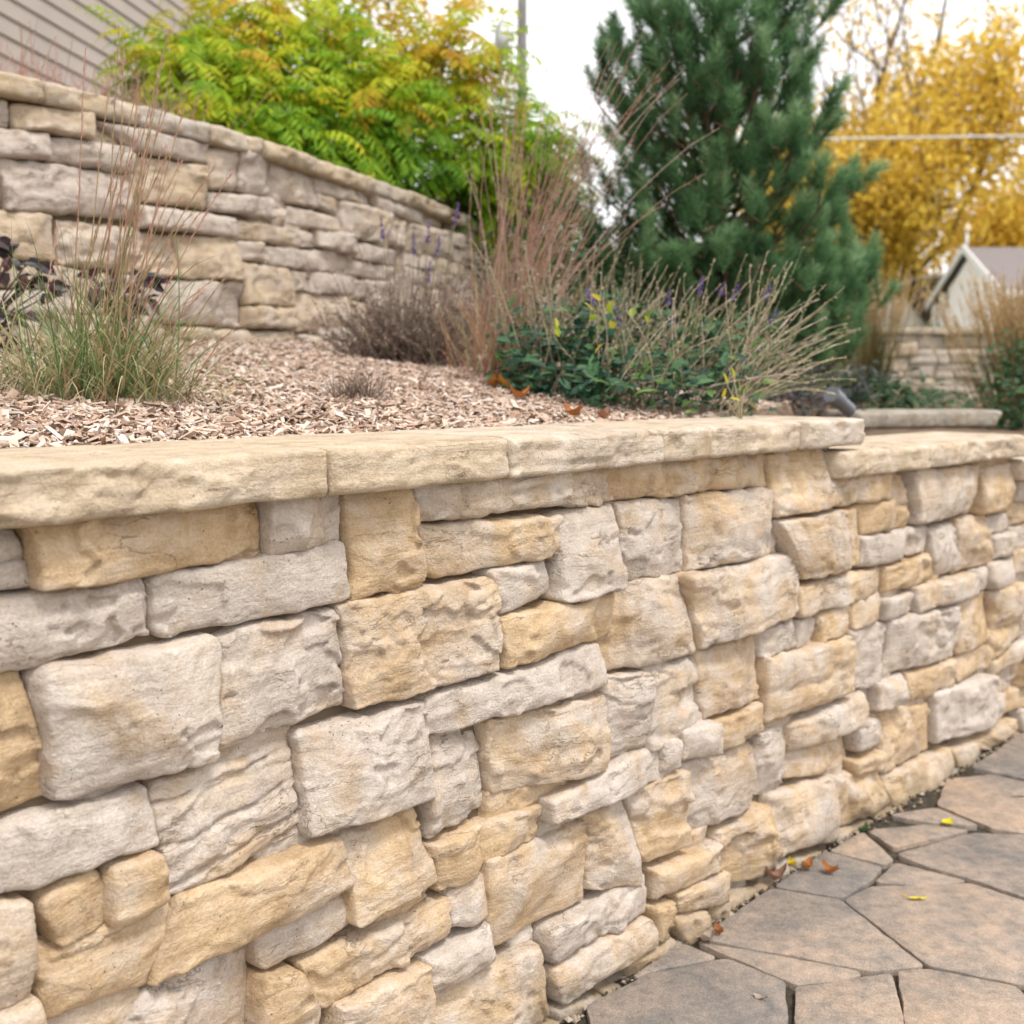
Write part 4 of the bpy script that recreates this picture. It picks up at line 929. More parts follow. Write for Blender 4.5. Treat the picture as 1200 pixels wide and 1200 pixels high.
# ---------------------------------------------------------------- pine
def at_px(x, y, Y):                                 # a point at depth Y seen at photo position x, y
    u = (x - 600) / 1300; v = (600 - y) / 1300; c, s_ = math.cos(PITCH), math.sin(PITCH); f = c + v * s_
    return np.array([u * Y / f, Y, CZ + (v * c - s_) * Y / f])
M_NEEDLE = tint_mat('pine_needle', [(0., (.03, .08, .032)), (.35, (.10, .215, .09)), (.7, (.20, .355, .165)), (1., (.38, .51, .29))], .45, .6, .2)
M_PBARK = plain_mat('pine_bark', (.13, .085, .055), .95, .3, 12, .01)
px0 = at_px(838, 452, 5.6); px0[2] = gz(px0[0], px0[1]) - .02
pine = empty('pine_tree', tuple(px0), 'dense blue-green pine with bottlebrush shoots growing behind the purple-spiked perennials', 'tree')
m = MB(); H = 2.9; m.tube([px0 + np.array([.03 * math.sin(k * 2.), .03 * math.cos(k * 1.7), k * H / 10]) for k in range(11)], np.linspace(.055, .012, 11), 8)
rp = random.Random(17); shoots = []
def reach(h): return np.interp(h, [0, .25, .6, .85, 1.2, 1.6, 2.0, 2.4, 2.8], [.62, .70, .64, .58, .52, .47, .40, .28, .10])
for h in np.arange(.10, H - .05, .17):
    nb = rp.choice((5, 6)) if h < 2.2 else 5
    for k in range(nb):
        az = k / nb * 6.28 + rp.uniform(-.35, .35) + h * 2.1; lr = reach(h) * rp.uniform(.68, 1.12); el = rp.uniform(.15, .5) + .12 * h
        p = px0 + np.array([0, 0, h]); pts = [p]; n = 6
        for q in range(n):
            e2 = el + .55 * (q / n) ** 2; p = p + np.array([math.cos(az) * math.cos(e2), math.sin(az) * math.cos(e2), math.sin(e2)]) * lr / n * 1.05; pts.append(p)
        m.tube(pts, np.linspace(.014, .005, n + 1), 5, cap=False)
        for q in range(3, n + 1):
            for s_ in (range(1) if q < n else range(3)):
                a2 = az + rp.uniform(-1.25, 1.25) * (.9 if q < n else .5); e2 = rp.uniform(.7, 1.35); l = rp.uniform(.12, .19)
                d = np.array([math.cos(a2) * math.cos(e2), math.sin(a2) * math.cos(e2), math.sin(e2)]); a = pts[q]; j = a + d * rp.uniform(.03, .10); m.tube([a, (a + j) / 2 + np.array([0, 0, -.004]), j], [.005, .004, .0035], 4, cap=False); shoots.append((j, d, l))
# the shoots that show on the near side and on the low branch leaning out to the wall end
for (bx, by) in [(721, 32), (710, 60), (714, 81), (731, 46), (756, 21), (770, 14), (787, 28), (780, 74), (763, 70), (794, 56), (815, 21), (836, 14), (836, 56), (822, 81), (850, 88), (864, 63), (864, 32), (882, 21), (899, 42), (892, 63), (885, 84), (896, 105), (934, 53), (938, 105), (945, 130), (927, 116), (805, 112), (829, 112), (857, 133), (808, 158), (773, 133), (745, 140), (759, 165), (770, 196), (749, 217), (724, 217), (735, 245), (724, 280), (745, 298), (710, 305), (696, 238), (822, 224), (836, 245), (801, 252), (882, 235), (850, 224), (875, 172), (913, 154), (938, 186), (885, 196), (906, 210), (934, 224), (927, 168), (962, 210), (987, 235), (990, 266), (1015, 301), (966, 312), (938, 315), (882, 294), (819, 298), (850, 301), (969, 336), (994, 336), (948, 350), (913, 336), (976, 378), (948, 378), (941, 266), (864, 273), (798, 210), (798, 7), (854, 7), (738, 70), (721, 112), (742, 182), (703, 273), (756, 266), (791, 298), (836, 196), (1022, 333), (1004, 308), (976, 350), (990, 371), (955, 406), (983, 403), (885, 326), (770, 315), (805, 333), (906, 84), (917, 63), (850, 46), (808, 42), (745, 105), (703, 105), (693, 196), (686, 266), (955, 158), (920, 245), (665, 320), (680, 350), (700, 330), (720, 360), (740, 390), (690, 385), (760, 365), (780, 400), (710, 410), (800, 425), (840, 420), (870, 430), (820, 385), (655, 285), (735, 345), (905, 425), (940, 400), (960, 370), (985, 350), (1005, 320), (1015, 345), (925, 350), (900, 385), (975, 300), (1000, 285), (960, 330), (1020, 310), (985, 400), (950, 300), (970, 260), (1005, 370), (930, 310), (945, 375), (990, 320)]:
    bw = np.interp(by, [0, 100, 250, 330, 440], [105, 130, 150, 185, 165]); q_ = min(1, abs(bx - 835) / bw); Yd = 5.62 - .62 * math.sqrt(max(0, 1 - q_ * q_)) + rp.uniform(-.05, .05)
    e_ = at_px(bx, by + 20, Yd); st_ = px0 + np.array([0, 0, min(H - .15, max(.1, (e_[2] - px0[2]) * .72))]); pts = [st_ + (e_ - st_) * f + np.array([0, 0, -.10 * math.sin(f * 3.14)]) for f in np.linspace(0, 1, 7)]
    m.tube(pts, np.linspace(.012, .005, 7), 5, cap=False)
    for q in range(4):
        k_ = (6, 6, 5, 4)[q]; a = np.array(pts[k_]) + np.array([rp.uniform(-.06, .06), rp.uniform(-.06, .06), rp.uniform(-.04, .05)]) * (q > 0) * 1.2; e2 = rp.uniform(.95, 1.5) if q < 3 else rp.uniform(.3, .9); a2 = rp.uniform(0, 6.28)
        m.tube([pts[k_], (np.array(pts[k_]) + a) / 2, a], [.005, .004, .004], 4, cap=False); shoots.append((a, np.array([math.cos(a2) * math.cos(e2), math.sin(a2) * math.cos(e2), math.sin(e2)]), rp.uniform(.12, .19)))
m.build('trunk', M_PBARK, pine)
def shoot_needles(shoots, npn, nl, g):
    A = np.array([s[0] for s in shoots]); D = np.array([s[1] for s in shoots]); Lh = np.array([s[2] for s in shoots]); ns = len(A); n = ns * npn
    k = np.repeat(np.arange(ns), npn); f = g.uniform(0, 1, n) ** .85; d = D[k]; base = A[k] + d * (Lh[k] * f)[:, None]
    r = g.normal(size=(n, 3)); r -= d * np.sum(r * d, 1)[:, None]; r /= np.linalg.norm(r, axis=1)[:, None]
    w_ = np.where(f > .9, g.uniform(.6, 2.2, n), g.uniform(.55, 1.25, n)); nd = r + d * w_[:, None]; nd /= np.linalg.norm(nd, axis=1)[:, None]
    ln = nl * g.uniform(.75, 1.15, n) * np.where(f > .9, .85, 1); S = np.cross(nd, g.normal(size=(n, 3))); S /= np.linalg.norm(S, axis=1)[:, None]; wd = .0032
    V = np.stack([base - S * wd / 2, base + S * wd / 2, base + nd * ln[:, None] + S * wd * .15, base + nd * ln[:, None] - S * wd * .15], 1)
    tint = np.clip((.22 + .42 * f + g.normal(0, .10, n)) + g.normal(0, .17, ns)[k], 0, 1)
    return V.reshape(-1, 3), np.arange(n * 4).reshape(-1, 4), np.repeat(tint, 4)
V, F, tn = shoot_needles(shoots, 190, .060, np.random.default_rng(2)); mk('crown', V, F, M_NEEDLE, pine, {'tint': tn}, smooth=False)
# ---------------------------------------------------------------- cut-leaf sumac on the upper bed
M_SUMAC = tint_mat('sumac_leaf', [(0., (.07, .18, .018)), (.3, (.17, .36, .022)), (.5, (.37, .53, .03)), (.68, (.60, .61, .035)), (.84, (.68, .44, .04)), (1., (.66, .27, .07))], .5, .6)
sb = np.array((-.80, 5.75, 1.95)); sum_ = empty('sumac_shrub', tuple(sb), 'broad yellow-green shrub with drooping feathery leaves turning orange, above the terrace wall', 'shrub')
g = np.random.default_rng(5); m = MB(); ends = []
cl = [(210, 70, 5.2), (250, 30, 5.5), (235, 120, 5.0), (290, 70, 5.3), (300, 130, 5.2), (340, 50, 5.7), (350, 110, 5.4), (350, 170, 5.3), (400, 60, 5.7), (400, 140, 5.5), (420, 190, 5.6), (450, 100, 5.7), (460, 60, 6.0), (470, 160, 5.7), (500, 40, 6.0), (510, 120, 5.8),
      (520, 190, 5.9), (545, 90, 6.1), (555, 150, 6.0), (560, 215, 6.2), (600, 120, 6.3), (610, 170, 6.2), (610, 220, 6.4), (635, 150, 6.4), (270, 165, 5.1), (290, 5, 5.6), (220, 45, 5.3), (385, 10, 6.0), (180, 60, 5.2), (325, 185, 5.2), (640, 190, 6.4), (575, 60, 6.2), (480, 225, 5.9), (440, 30, 6.0), (530, 20, 6.2), (320, 20, 5.8), (250, 90, 5.6), (380, 90, 6.1), (300, 100, 6.0), (430, 130, 6.2), (500, 80, 6.3), (650, 175, 6.4), (660, 225, 6.5), (640, 240, 6.4), (625, 200, 6.3), (590, 190, 6.2), (580, 235, 6.2)]
for (x, y, Yd) in cl:
    e_ = at_px(x, y + 12, Yd); p0 = sb + np.array([RNG.normal() * .25, RNG.normal() * .15, 0]); mid = p0 + (e_ - p0) * .5 + np.array([RNG.normal() * .05, RNG.normal() * .05, -.06])
    pts = [p0, p0 + (mid - p0) * .5, mid, mid + (e_ - mid) * .55, e_]; m.tube(pts, [.018, .014, .011, .008, .005], 6, cap=False); ends.append((np.array(mid), e_))
m.build('stems', plain_mat('sumac_stem', (.13, .09, .06), .9), sum_)
FP = []; FD = []; FT = []
for i, (mid, e_) in enumerate(ends):
    x, y = cl[i][:2]; warm = .40 - .0012 * (y - 100) + (.24 if (y < 105 and 430 < x < 570) else 0) + (.10 if x < 300 else 0) + (.08 if x > 570 else 0)
    for k in range(36):
        f = g.uniform(.55, 1.0) if k > 9 else 1.; p = mid + (e_ - mid) * f + g.normal(0, .05, 3); az = g.uniform(0, 6.28); el = g.uniform(-.1, .9) if k > 6 else g.uniform(.4, 1.3)
        FP.append(p); FD.append((math.cos(az) * math.cos(el), math.sin(az) * math.cos(el), math.sin(el))); FT.append(warm + g.normal(0, .11))
FP = np.array(FP); FD = np.array(FD); FT = np.array(FT); nf = len(FP); fl = g.uniform(.20, .38, nf); npair = 10; p = FP.copy(); d = FD.copy()
PV = []; DV = []; UV = []; LV = []; TV = []; RC = [p]
for k in range(npair + 1):
    p = p + d * (fl / npair)[:, None]; RC.append(p); d = d + np.array([0, 0, -.17]); d /= np.linalg.norm(d, axis=1)[:, None]
    if k < 1: continue
    S = np.cross(d, np.array([0, 0, 1.])); S /= np.linalg.norm(S, axis=1)[:, None] + 1e-6; up = np.cross(S, d)
    for sg in ((-1, 1) if k < npair else (0,)):
        dd = S * sg * .9 + d * (.45 if sg else 1.) + np.array([0, 0, -.38]) + g.normal(0, .1, (nf, 3)); PV.append(p); DV.append(dd); UV.append(up + g.normal(0, .25, (nf, 3))); LV.append(fl * .30 * (1 - .45 * (k / npair) ** 2)); TV.append(FT + g.normal(0, .05, nf) + .06 * k / npair)
PV, DV, UV, LV, TV = map(np.concatenate, (PV, DV, UV, LV, TV))
V, F = leaf_quads(PV, DV, UV, LV, LV * .215, .12, .12)
mk('foliage', V, F, M_SUMAC, sum_, {'tint': np.repeat(np.clip(TV, 0, 1), 5)}, smooth=False)
RC = np.stack(RC, 1); m = MB()
for i in range(0, nf): m.tube(RC[i, ::3], .0028, 3, float(FT[i]), cap=False)
m.build('leaf_stalks', M_SUMAC, sum_)
# ---------------------------------------------------------------- grasses
M_BLUE = tint_mat('bluestem_blade', [(0., (.06, .13, .045)), (.3, (.15, .25, .085)), (.55, (.32, .34, .15)), (.75, (.55, .45, .28)), (.9, (.50, .22, .10)), (1., (.36, .12, .10))], .25, .7)
M_STALK = tint_mat('seed_stalk', [(0., (.24, .27, .09)), (.35, (.44, .31, .18)), (.65, (.52, .28, .215)), (.85, (.45, .25, .235)), (1., (.64, .50, .42))], .1, .75)
def fan(n, base, rx, ry, lean, spread, g):
    P = np.tile(np.asarray(base, float), (n, 1)); P[:, 0] += g.normal(0, rx, n); P[:, 1] += g.normal(0, ry, n)
    D = np.tile(np.array([lean[0], lean[1], 1.]), (n, 1)); D[:, :2] += g.normal(0, spread, (n, 2)); D[:, :2] += (P[:, :2] - np.asarray(base)[:2]) * 1.6
    return P, D
def seed_heads(C, frac0, n_per, ln, g, tint, wd=.0016, spread=.35):
    """Short hairy florets along the upper part of each stalk."""
    n, m_ = C.shape[:2]; k = np.repeat(np.arange(n), n_per); f = g.uniform(frac0, 1, len(k)) * (m_ - 1); i = np.minimum(f.astype(int), m_ - 2); fr = (f - i)[:, None]
    p = C[k, i] * (1 - fr) + C[k, i + 1] * fr; d = C[k, i + 1] - C[k, i]; d /= np.linalg.norm(d, axis=1)[:, None]; d = d + g.normal(0, spread, d.shape)
    V, F = leaf_quads(p, d, unit(len(k)), ln * g.uniform(.6, 1.3, len(k)), wd, .3)
    return V, F, np.repeat(np.clip(tint + g.normal(0, .12, len(k)), 0, 1), 5)
g = np.random.default_rng(21); gb = at_px(112, 472, 2.08); gb[2] = gz(gb[0], gb[1]) - .005
gr = empty('ornamental_grass', tuple(gb), 'green and straw clump of bluestem grass with tall thin seed stalks, on mulch behind the cap', 'grass')
P, D = fan(640, gb, .075, .055, (.10, -.03), .6, g); ln = g.uniform(.12, .40, 640) ; dr = g.uniform(.5, 3.2, 640)
V, F, nv = ribbons(P, D, ln, g.uniform(.0018, .0040, 640), dr, 9, .15); mk('blades', V, F, M_BLUE, gr, {'tint': np.repeat(np.clip(g.choice([.12, .28, .45, .66, .74, .88], 640, p=[.14, .24, .24, .20, .11, .07]) + g.normal(0, .06, 640), 0, 1), nv)})
P, D = fan(220, gb + np.array([.01, 0, 0]), .09, .05, (.05, -.35), .8, g); V, F, nv = ribbons(P, D, g.uniform(.14, .30, 220), g.uniform(.0018, .0034, 220), g.uniform(2, 4.5, 220), 10, .35); mk('dry_blades', V, F, M_BLUE, gr, {'tint': np.repeat(g.uniform(.58, .82, 220), nv)})
# tall stalks traced from their tips
tips = [(148, 45, .03), (248, 60, .0), (225, 118, .05), (205, 190, .02), (160, 230, 0), (192, 150, -.03), (250, 150, .04), (232, 215, .05), (290, 225, .03), (120, 70, .0), (182, 110, -.05), (250, 250, .06), (210, 165, .1), (75, 260, 0), (140, 200, .02), (170, 180, -.04), (222, 260, .1), (262, 330, .05), (245, 375, -.02)]
SP = []; SD = []; SL = []
for (tx_, ty_, dy_) in tips:
    for q in range(2):
        e_ = at_px(tx_ + g.normal(0, 9), ty_ + g.normal(0, 12) + 15 * q, 2.08 + dy_); b = gb + np.array([g.normal(0, .035), g.normal(0, .035), 0]); v = e_ - b; SL.append(np.linalg.norm(v) * 1.02); SP.append(b); SD.append(v / np.linalg.norm(v) + np.array([-.10 * v[0] / .3, 0, .12]))
V, F, nv, C = stems(np.array(SP), np.array(SD), np.array(SL), .0019, .0007, .22, 10, .012); n = len(SP); V2, F2, t2 = seed_heads(C, .5, 34, .018, g, .7, .0016, .2)
mk('seed_stalks', np.vstack([V, V2]), np.concatenate([F, F2 + len(V)]), M_STALK, gr, {'tint': np.r_[np.repeat(g.uniform(.05, .6, n), nv), t2]})
# the big reddish clump in the middle
g = np.random.default_rng(22); cb_ = at_px(588, 436, 3.35); cb_[2] = gz(cb_[0], cb_[1]) - .005
g2 = empty('ornamental_grass', tuple(cb_), 'tall russet bluestem clump leaning right, between the terrace wall and the pine', 'grass')
P, D = fan(280, cb_, .065, .06, (.2, -.05), .42, g); V, F, nv = ribbons(P, D, g.uniform(.15, .48, 280), g.uniform(.0018, .0034, 280), g.uniform(.2, 2.2, 280), 8, .1); mk('blades', V, F, M_BLUE, g2, {'tint': np.repeat(np.clip(g.choice([.3, .55, .72, .88, .97], 280, p=[.12, .18, .28, .27, .15]) + g.normal(0, .05, 280), 0, 1), nv)})
n = 115; SP, D = fan(n, cb_, .055, .05, (.24, -.02), .16, g); SL = g.uniform(.5, 1.02, n); k = g.uniform(0, 1, n); D[:, 0] = np.where(k < .14, g.uniform(-.12, .05, n), g.uniform(.08, .46, n))
V, F, nv, C = stems(SP, D, SL, .0016, .0007, .75, 10, .04); V2, F2, t2 = seed_heads(C, .45, 30, .018, g, .8, .0012, .3)
mk('seed_stalks', np.vstack([V, V2]), np.concatenate([F, F2 + len(V)]), M_STALK, g2, {'tint': np.r_[np.repeat(g.uniform(.3, 1., n), nv), t2]})
# reddish grass on the upper bed, seen over the cap
for k, (x, Yd, hh, lb) in enumerate([(12, 3.55, .16, 'short maroon grass tuft above the terrace cap, farthest from the yellow shrub'), (58, 3.8, .15, 'maroon grass tuft above the terrace cap, second from the photo edge'), (100, 3.95, .13, 'wispy maroon grass tuft between two others on the upper bed'),
        (140, 4.15, .20, 'maroon grass tuft in front of the siding, next but one to the shrub'), (176, 4.3, .24, 'tallest maroon grass tuft, touching the yellow shrub')]):
    g = np.random.default_rng(60 + k); b = at_px(x, 100, Yd); b[2] = 1.95; o_ = empty('maroon_grass', tuple(b), lb, 'grass', 'maroon grass tufts above the terrace wall'); n = 60
    P, D = fan(n, b, .08, .05, (0, 0), .25, g); V, F, nv, C = stems(P, D, g.uniform(.5, 1.15, n) * (hh + .09), .0012, .0007, .15, 6, .03); V2, F2, t2 = seed_heads(C, .4, 10, .014, g, .8, .0016, .3)
    mk('stalks', np.vstack([V, V2]), np.concatenate([F, F2 + len(V)]), M_STALK, o_, {'tint': np.r_[np.repeat(g.uniform(.5, .9, n), nv), t2]})
# feather reed grass near the far wall
M_REED = tint_mat('reed_blade', [(0., (.03, .05, .015)), (.35, (.09, .10, .03)), (.6, (.26, .21, .08)), (.85, (.62, .44, .22)), (1., (.78, .60, .38))], .35, .7)
for k, (x, yb_, Yd, ht, sp, n, lb) in enumerate([(1204, 520, 6.6, .82, .14, 560, 'broad feather reed grass clump, its tan plumes hiding the garage corner'), (1020, 480, 8.2, .84, .10, 300, 'feather reed grass clump between the pine and the distant block wall'), (1225, 520, 6.2, .84, .16, 400, 'feather reed grass clump cut off by the photo edge, nearest the slab')]):
    g = np.random.default_rng(70 + k); b = at_px(x, yb_, Yd); b[2] = gz(b[0], b[1]) - .01; o_ = empty('reed_grass', tuple(b), lb, 'grass', 'feather reed grass clumps')
    P, D = fan(n, b, sp * .7, sp * .6, (0, 0), .11, g); V, F, nv = ribbons(P, D, g.uniform(.45, .8, n) * ht, g.uniform(.004, .007, n), g.uniform(.1, 1.2, n), 6); mk('blades', V, F, M_REED, o_, {'tint': np.repeat(np.clip(g.normal(.36, .16, n), 0, 1), nv)})
    n2 = n // 2; P, D = fan(n2, b, sp * .75, sp * .6, (0, 0), .09, g); V, F, nv, C = stems(P, D, g.uniform(.75, 1.06, n2) * ht, .0022, .001, .12, 6, .015); V2, F2, t2 = seed_heads(C, .66, 60, .03, g, .9, .0042, .16)
    mk('plumes', np.vstack([V, V2]), np.concatenate([F, F2 + len(V)]), M_REED, o_, {'tint': np.r_[np.repeat(g.uniform(.6, .9, n2), nv), t2]})
# ---------------------------------------------------------------- perennials
M_CATST = tint_mat('catmint_stem', [(0., (.15, .19, .09)), (.4, (.33, .29, .18)), (.75, (.48, .40, .29)), (1., (.42, .31, .30))], .05, .85)
M_GLEAF = tint_mat('perennial_leaf', [(0., (.015, .055, .035)), (.35, (.04, .115, .062)), (.6, (.08, .18, .065)), (.8, (.17, .28, .06)), (1., (.30, .30, .05))], .25, .55, .35)
M_YLEAF = tint_mat('yellowed_leaf', [(0., (.30, .40, .04)), (1., (.60, .46, .05))], .45, .6)
M_PURP = tint_mat('purple_floret', [(0., (.07, .04, .20)), (.6, (.17, .10, .42)), (1., (.36, .26, .55))], .2, .7)
def spikes(tops, ln, g, base_of):
    """Purple flower spikes; each a stalk with whorls of florets. Returns two meshes' data."""
    m_ = MB(); V = []; T = []
    for e_ in tops:
        b = base_of(e_); mid = b + (e_ - b) * .6 + np.array([0, 0, .02]); m_.tube([b, mid, e_], [.0022, .0018, .001], 4, .4, cap=False); d = (e_ - mid) / np.linalg.norm(e_ - mid)
        k = 46; f = g.uniform(0, 1, k); p = e_ - d * (f * ln)[:, None]; V.append((p, unit(k) * .9 + d * .5, .007 * (1.25 - .6 * (1 - f)), g.uniform(0, 1, k)))
    return m_, [(*leaf_quads(P, D, unit(len(P)), Lh * 1.5, Lh * .9, .3), np.repeat(t_, 5)) for P, D, Lh, t_ in V]
bumps = lambda n, k: np.where(np.arange(k)[None] > k * .35, np.where(np.arange(k)[None] % 2 == 0, 2.1, .75), 1.) * np.ones((n, 1))
g = np.random.default_rng(31); cbp = at_px(770, 478, 2.95); cbp[2] = gz(cbp[0], cbp[1])
cat = empty('salvia_clump', tuple(cbp), 'sprawling perennial with beige seed stalks and last purple flowers, over the cap edge', 'perennial')
n = 210; SP = np.zeros((n, 3)); SD = np.zeros((n, 3)); SL = np.zeros(n)
for i in range(n):
    xb = g.uniform(690, 880); Yd = g.uniform(2.75, 3.35); b = at_px(xb, 470, Yd); b[2] = gz(b[0], b[1]); q = (xb - 690) / 190
    right = g.random() < .35 + .5 * q
    az = (g.uniform(.35, 1.1) if right else g.uniform(-.35, .55)); SP[i] = b; SD[i] = (math.sin(az), g.uniform(-.35, .25), math.cos(az) * 1.15); SL[i] = g.uniform(.20, .40) * (1.15 if right else .95)
V, F, nv, C = stems(SP, SD, SL, .0013, .0011, .45, 16, .07, bumps); V2, F2, t2 = seed_heads(C, .35, 24, .008, g, .6, .004, .9)
mk('seed_stalks', np.vstack([V, V2]), np.concatenate([F, F2 + len(V)]), M_CATST, cat, {'tint': np.r_[np.repeat(np.clip(g.normal(.5, .27, n), 0, 1), nv), t2]})
def leafmass(cells, per, g, lsz, sig):
    P = []; 
    for (x, y, Yd) in cells:
        c = at_px(x, y, Yd); P.append(c + g.normal(0, 1, (per, 3)) * np.array(sig))
    P = np.vstack(P); n = len(P); D = unit(n); D[:, 2] = np.abs(D[:, 2]) * .5 - .05; D[:, 1] -= .25; Up = unit(n) * .5 + np.array([0, -.35, .9])
    V, F = leaf_round(P, D, Up, lsz * g.uniform(.6, 1.3, n), lsz * .5 * g.uniform(.7, 1.2, n), .14, .18); return V, F, n
V, F, n = leafmass([(x, y + g.normal(0, 6), 2.66 + (480 - y) * .004 + g.uniform(-.05, .2)) for x in range(680, 880, 14) for y in (385, 405, 425, 445, 462)], 11, g, .046, (.03, .05, .022))
mk('foliage', V, F, M_GLEAF, cat, {'tint': np.repeat(np.clip(g.normal(.42, .2, n), 0, 1), 8)}, smooth=False)
m_, SPK = spikes([at_px(x, y, Yd) for (x, y, Yd) in ((722, 362, 2.8), (823, 325, 3.0), (865, 335, 3.05), (903, 335, 3.1), (790, 360, 2.95), (688, 338, 3.0), (785, 340, 3.1), (850, 330, 3.2), (912, 362, 3.05))], .045, g, lambda e_: np.array([cbp[0] + (e_[0] - cbp[0]) * .5, e_[1] + .05, gz(e_[0], e_[1])]))
m_.build('flower_stalks', M_CATST, cat); [mk('flower_spike', a, b, M_PURP, cat, {'tint': c}, smooth=False) for a, b, c in SPK]
# green leafy plant with yellowing leaves
g = np.random.default_rng(32); lp = at_px(672, 468, 2.9); lp[2] = gz(lp[0], lp[1]); lf = empty('leafy_plant', tuple(lp), 'low dark green plant with few yellow leaves at the foot of the russet grass', 'plant')
V, F, n = leafmass([(x, y + g.normal(0, 6), 2.78 + (470 - y) * .004 + g.uniform(-.05, .3)) for x in range(600, 720, 12) for y in (375, 395, 412, 430, 448, 464)], 13, g, .05, (.03, .05, .022)); mk('foliage', V, F, M_GLEAF, lf, {'tint': np.repeat(np.clip(g.normal(.34, .2, n), 0, 1), 8)}, smooth=False)
yl = [(652, 385, 2.68), (655, 395, 2.68), (695, 365, 2.66), (705, 352, 2.7), (712, 368, 2.7), (690, 372, 2.66), (697, 415, 2.62), (720, 385, 2.7), (760, 378, 2.7)]
P = np.array([at_px(*q) for q in yl]); D = unit(len(yl)) * .5 + np.array([0, -.1, .5]); V, F = leaf_round(P, D, unit(len(yl)) * .8 + np.array([.1, -.8, .5]), g.uniform(.022, .04, len(yl)), g.uniform(.012, .02, len(yl)), .15, .2); mk('yellow_leaves', V, F, M_YLEAF, lf, {'tint': np.repeat(g.uniform(0, 1, len(yl)), 8)}, smooth=False)
P = at_px(650, 440, 3.0); n = 150; SP = np.array([at_px(g.uniform(600, 735), 460, g.uniform(2.95, 3.5)) for _ in range(n)]); SP[:, 2] = [gz(a, b) for a, b in SP[:, :2]]; SD = np.column_stack([g.normal(.12, .28, n), g.normal(0, .2, n), np.ones(n)])
V, F, nv, C = stems(SP, SD, g.uniform(.22, .46, n), .0018, .0011, .3, 9, .05, lambda a, b: np.ones((a, b))); V2, F2, t2 = seed_heads(C, .4, 16, .009, g, .7, .004, .9); mk('stems', np.vstack([V, V2]), np.concatenate([F, F2 + len(V)]), M_CATST, lf, {'tint': np.r_[np.repeat(np.clip(g.normal(.6, .25, n), 0, 1), nv), t2]})
yp = at_px(868, 478, 2.62); yp[2] = gz(yp[0], yp[1]); ys = empty('yellow_sprig', tuple(yp), 'little sprig of yellow leaves at the cap edge under the beige stalks', 'plant')
yl = [(846, 466, 2.6), (853, 452, 2.66), (866, 462, 2.6), (877, 473, 2.58), (860, 444, 2.70), (868, 470, 2.57), (872, 457, 2.68)]; P = np.array([at_px(*q) for q in yl]); D = np.array([(.3, -.3, .7), (-.2, 0, 1), (.2, 0, 1), (.7, -.3, -.3), (0, 0, 1), (-.6, -.3, .3), (.5, -.2, .8)])
V, F = leaf_round(P, D, unit(len(yl)) * .9 + np.array([.2, -.7, .4]), g.uniform(.022, .04, len(yl)), g.uniform(.008, .013, len(yl)), .1, .3); mk('leaves', V, F, M_YLEAF, ys, {'tint': np.repeat(g.uniform(.2, 1, len(yl)), 8)}, smooth=False)
m = MB()
for q in P: m.tube([yp, (yp + q) / 2 + np.array([0, 0, .01]), q], .0013, 4, .4, cap=False)
m.build('stems', M_CATST, ys)
# brown twiggy bush with purple spikes before the terrace wall
g = np.random.default_rng(33); tb_ = at_px(478, 424, 3.75); tb_[2] = gz(tb_[0], tb_[1]) - .01; tw = empty('twiggy_bush', tuple(tb_), 'brown twiggy dried bush against the terrace wall with a few purple flower spikes', 'shrub')
n = 560; P, D = fan(n, tb_, .085, .06, (.0, -.05), .75, g); D[:, 2] = .95; V, F, nv, C = stems(P, D, g.uniform(.12, .31, n), .0016, .0008, -.1, 7, .14)
V2, F2, t2 = seed_heads(C, .25, 13, .013, g, .45, .007, .9); M_TWIG = tint_mat('dry_twig', [(0., (.07, .045, .035)), (.4, (.20, .145, .11)), (.75, (.34, .27, .22)), (1., (.44, .37, .32))], .05, .9)
mk('twigs', np.vstack([V, V2]), np.concatenate([F, F2 + len(V)]), M_TWIG, tw, {'tint': np.r_[np.repeat(g.uniform(.1, .8, n), nv), t2]})
n = 110; P, D = fan(n, tb_ + np.array([.06, 0, 0]), .09, .06, (.1, 0), .22, g); V, F, nv, C = stems(P, D, g.uniform(.28, .45, n), .0014, .0008, .1, 8, .04); V2, F2, t2 = seed_heads(C, .45, 12, .009, g, .85, .004, .8); mk('seed_stalks', np.vstack([V, V2]), np.concatenate([F, F2 + len(V)]), M_TWIG, tw, {'tint': np.r_[np.repeat(g.uniform(.5, 1, n), nv), t2]})
m_, SPK = spikes([at_px(x, y, Yd) for (x, y, Yd) in ((446, 255, 3.7), (485, 272, 3.7), (503, 258, 3.75), (504, 305, 3.7), (537, 238, 3.75), (515, 275, 3.7))], .075, g, lambda e_: tb_ + np.array([(e_[0] - tb_[0]) * .5, 0, .02]))
m_.build('flower_stalks', M_CATST, tw); [mk('flower_spike', a, b, M_PURP, tw, {'tint': c}, smooth=False) for a, b, c in SPK]
# dry tuft on the mulch
g = np.random.default_rng(34); dt = at_px(420, 466, 2.42); dt[2] = gz(dt[0], dt[1]) - .004; du_ = empty('dry_tuft', tuple(dt), 'small beige tuft of dead grass alone on the mulch', 'grass'); n = 420
P, D = fan(n, dt, .026, .022, (-.2, -.1), .8, g); V, F, nv = ribbons(P, D, g.uniform(.06, .115, n), .0022, g.uniform(.3, 2, n), 5, .4); mk('blades', V, F, M_TWIG, du_, {'tint': np.repeat(g.uniform(.3, .85, n), nv)})
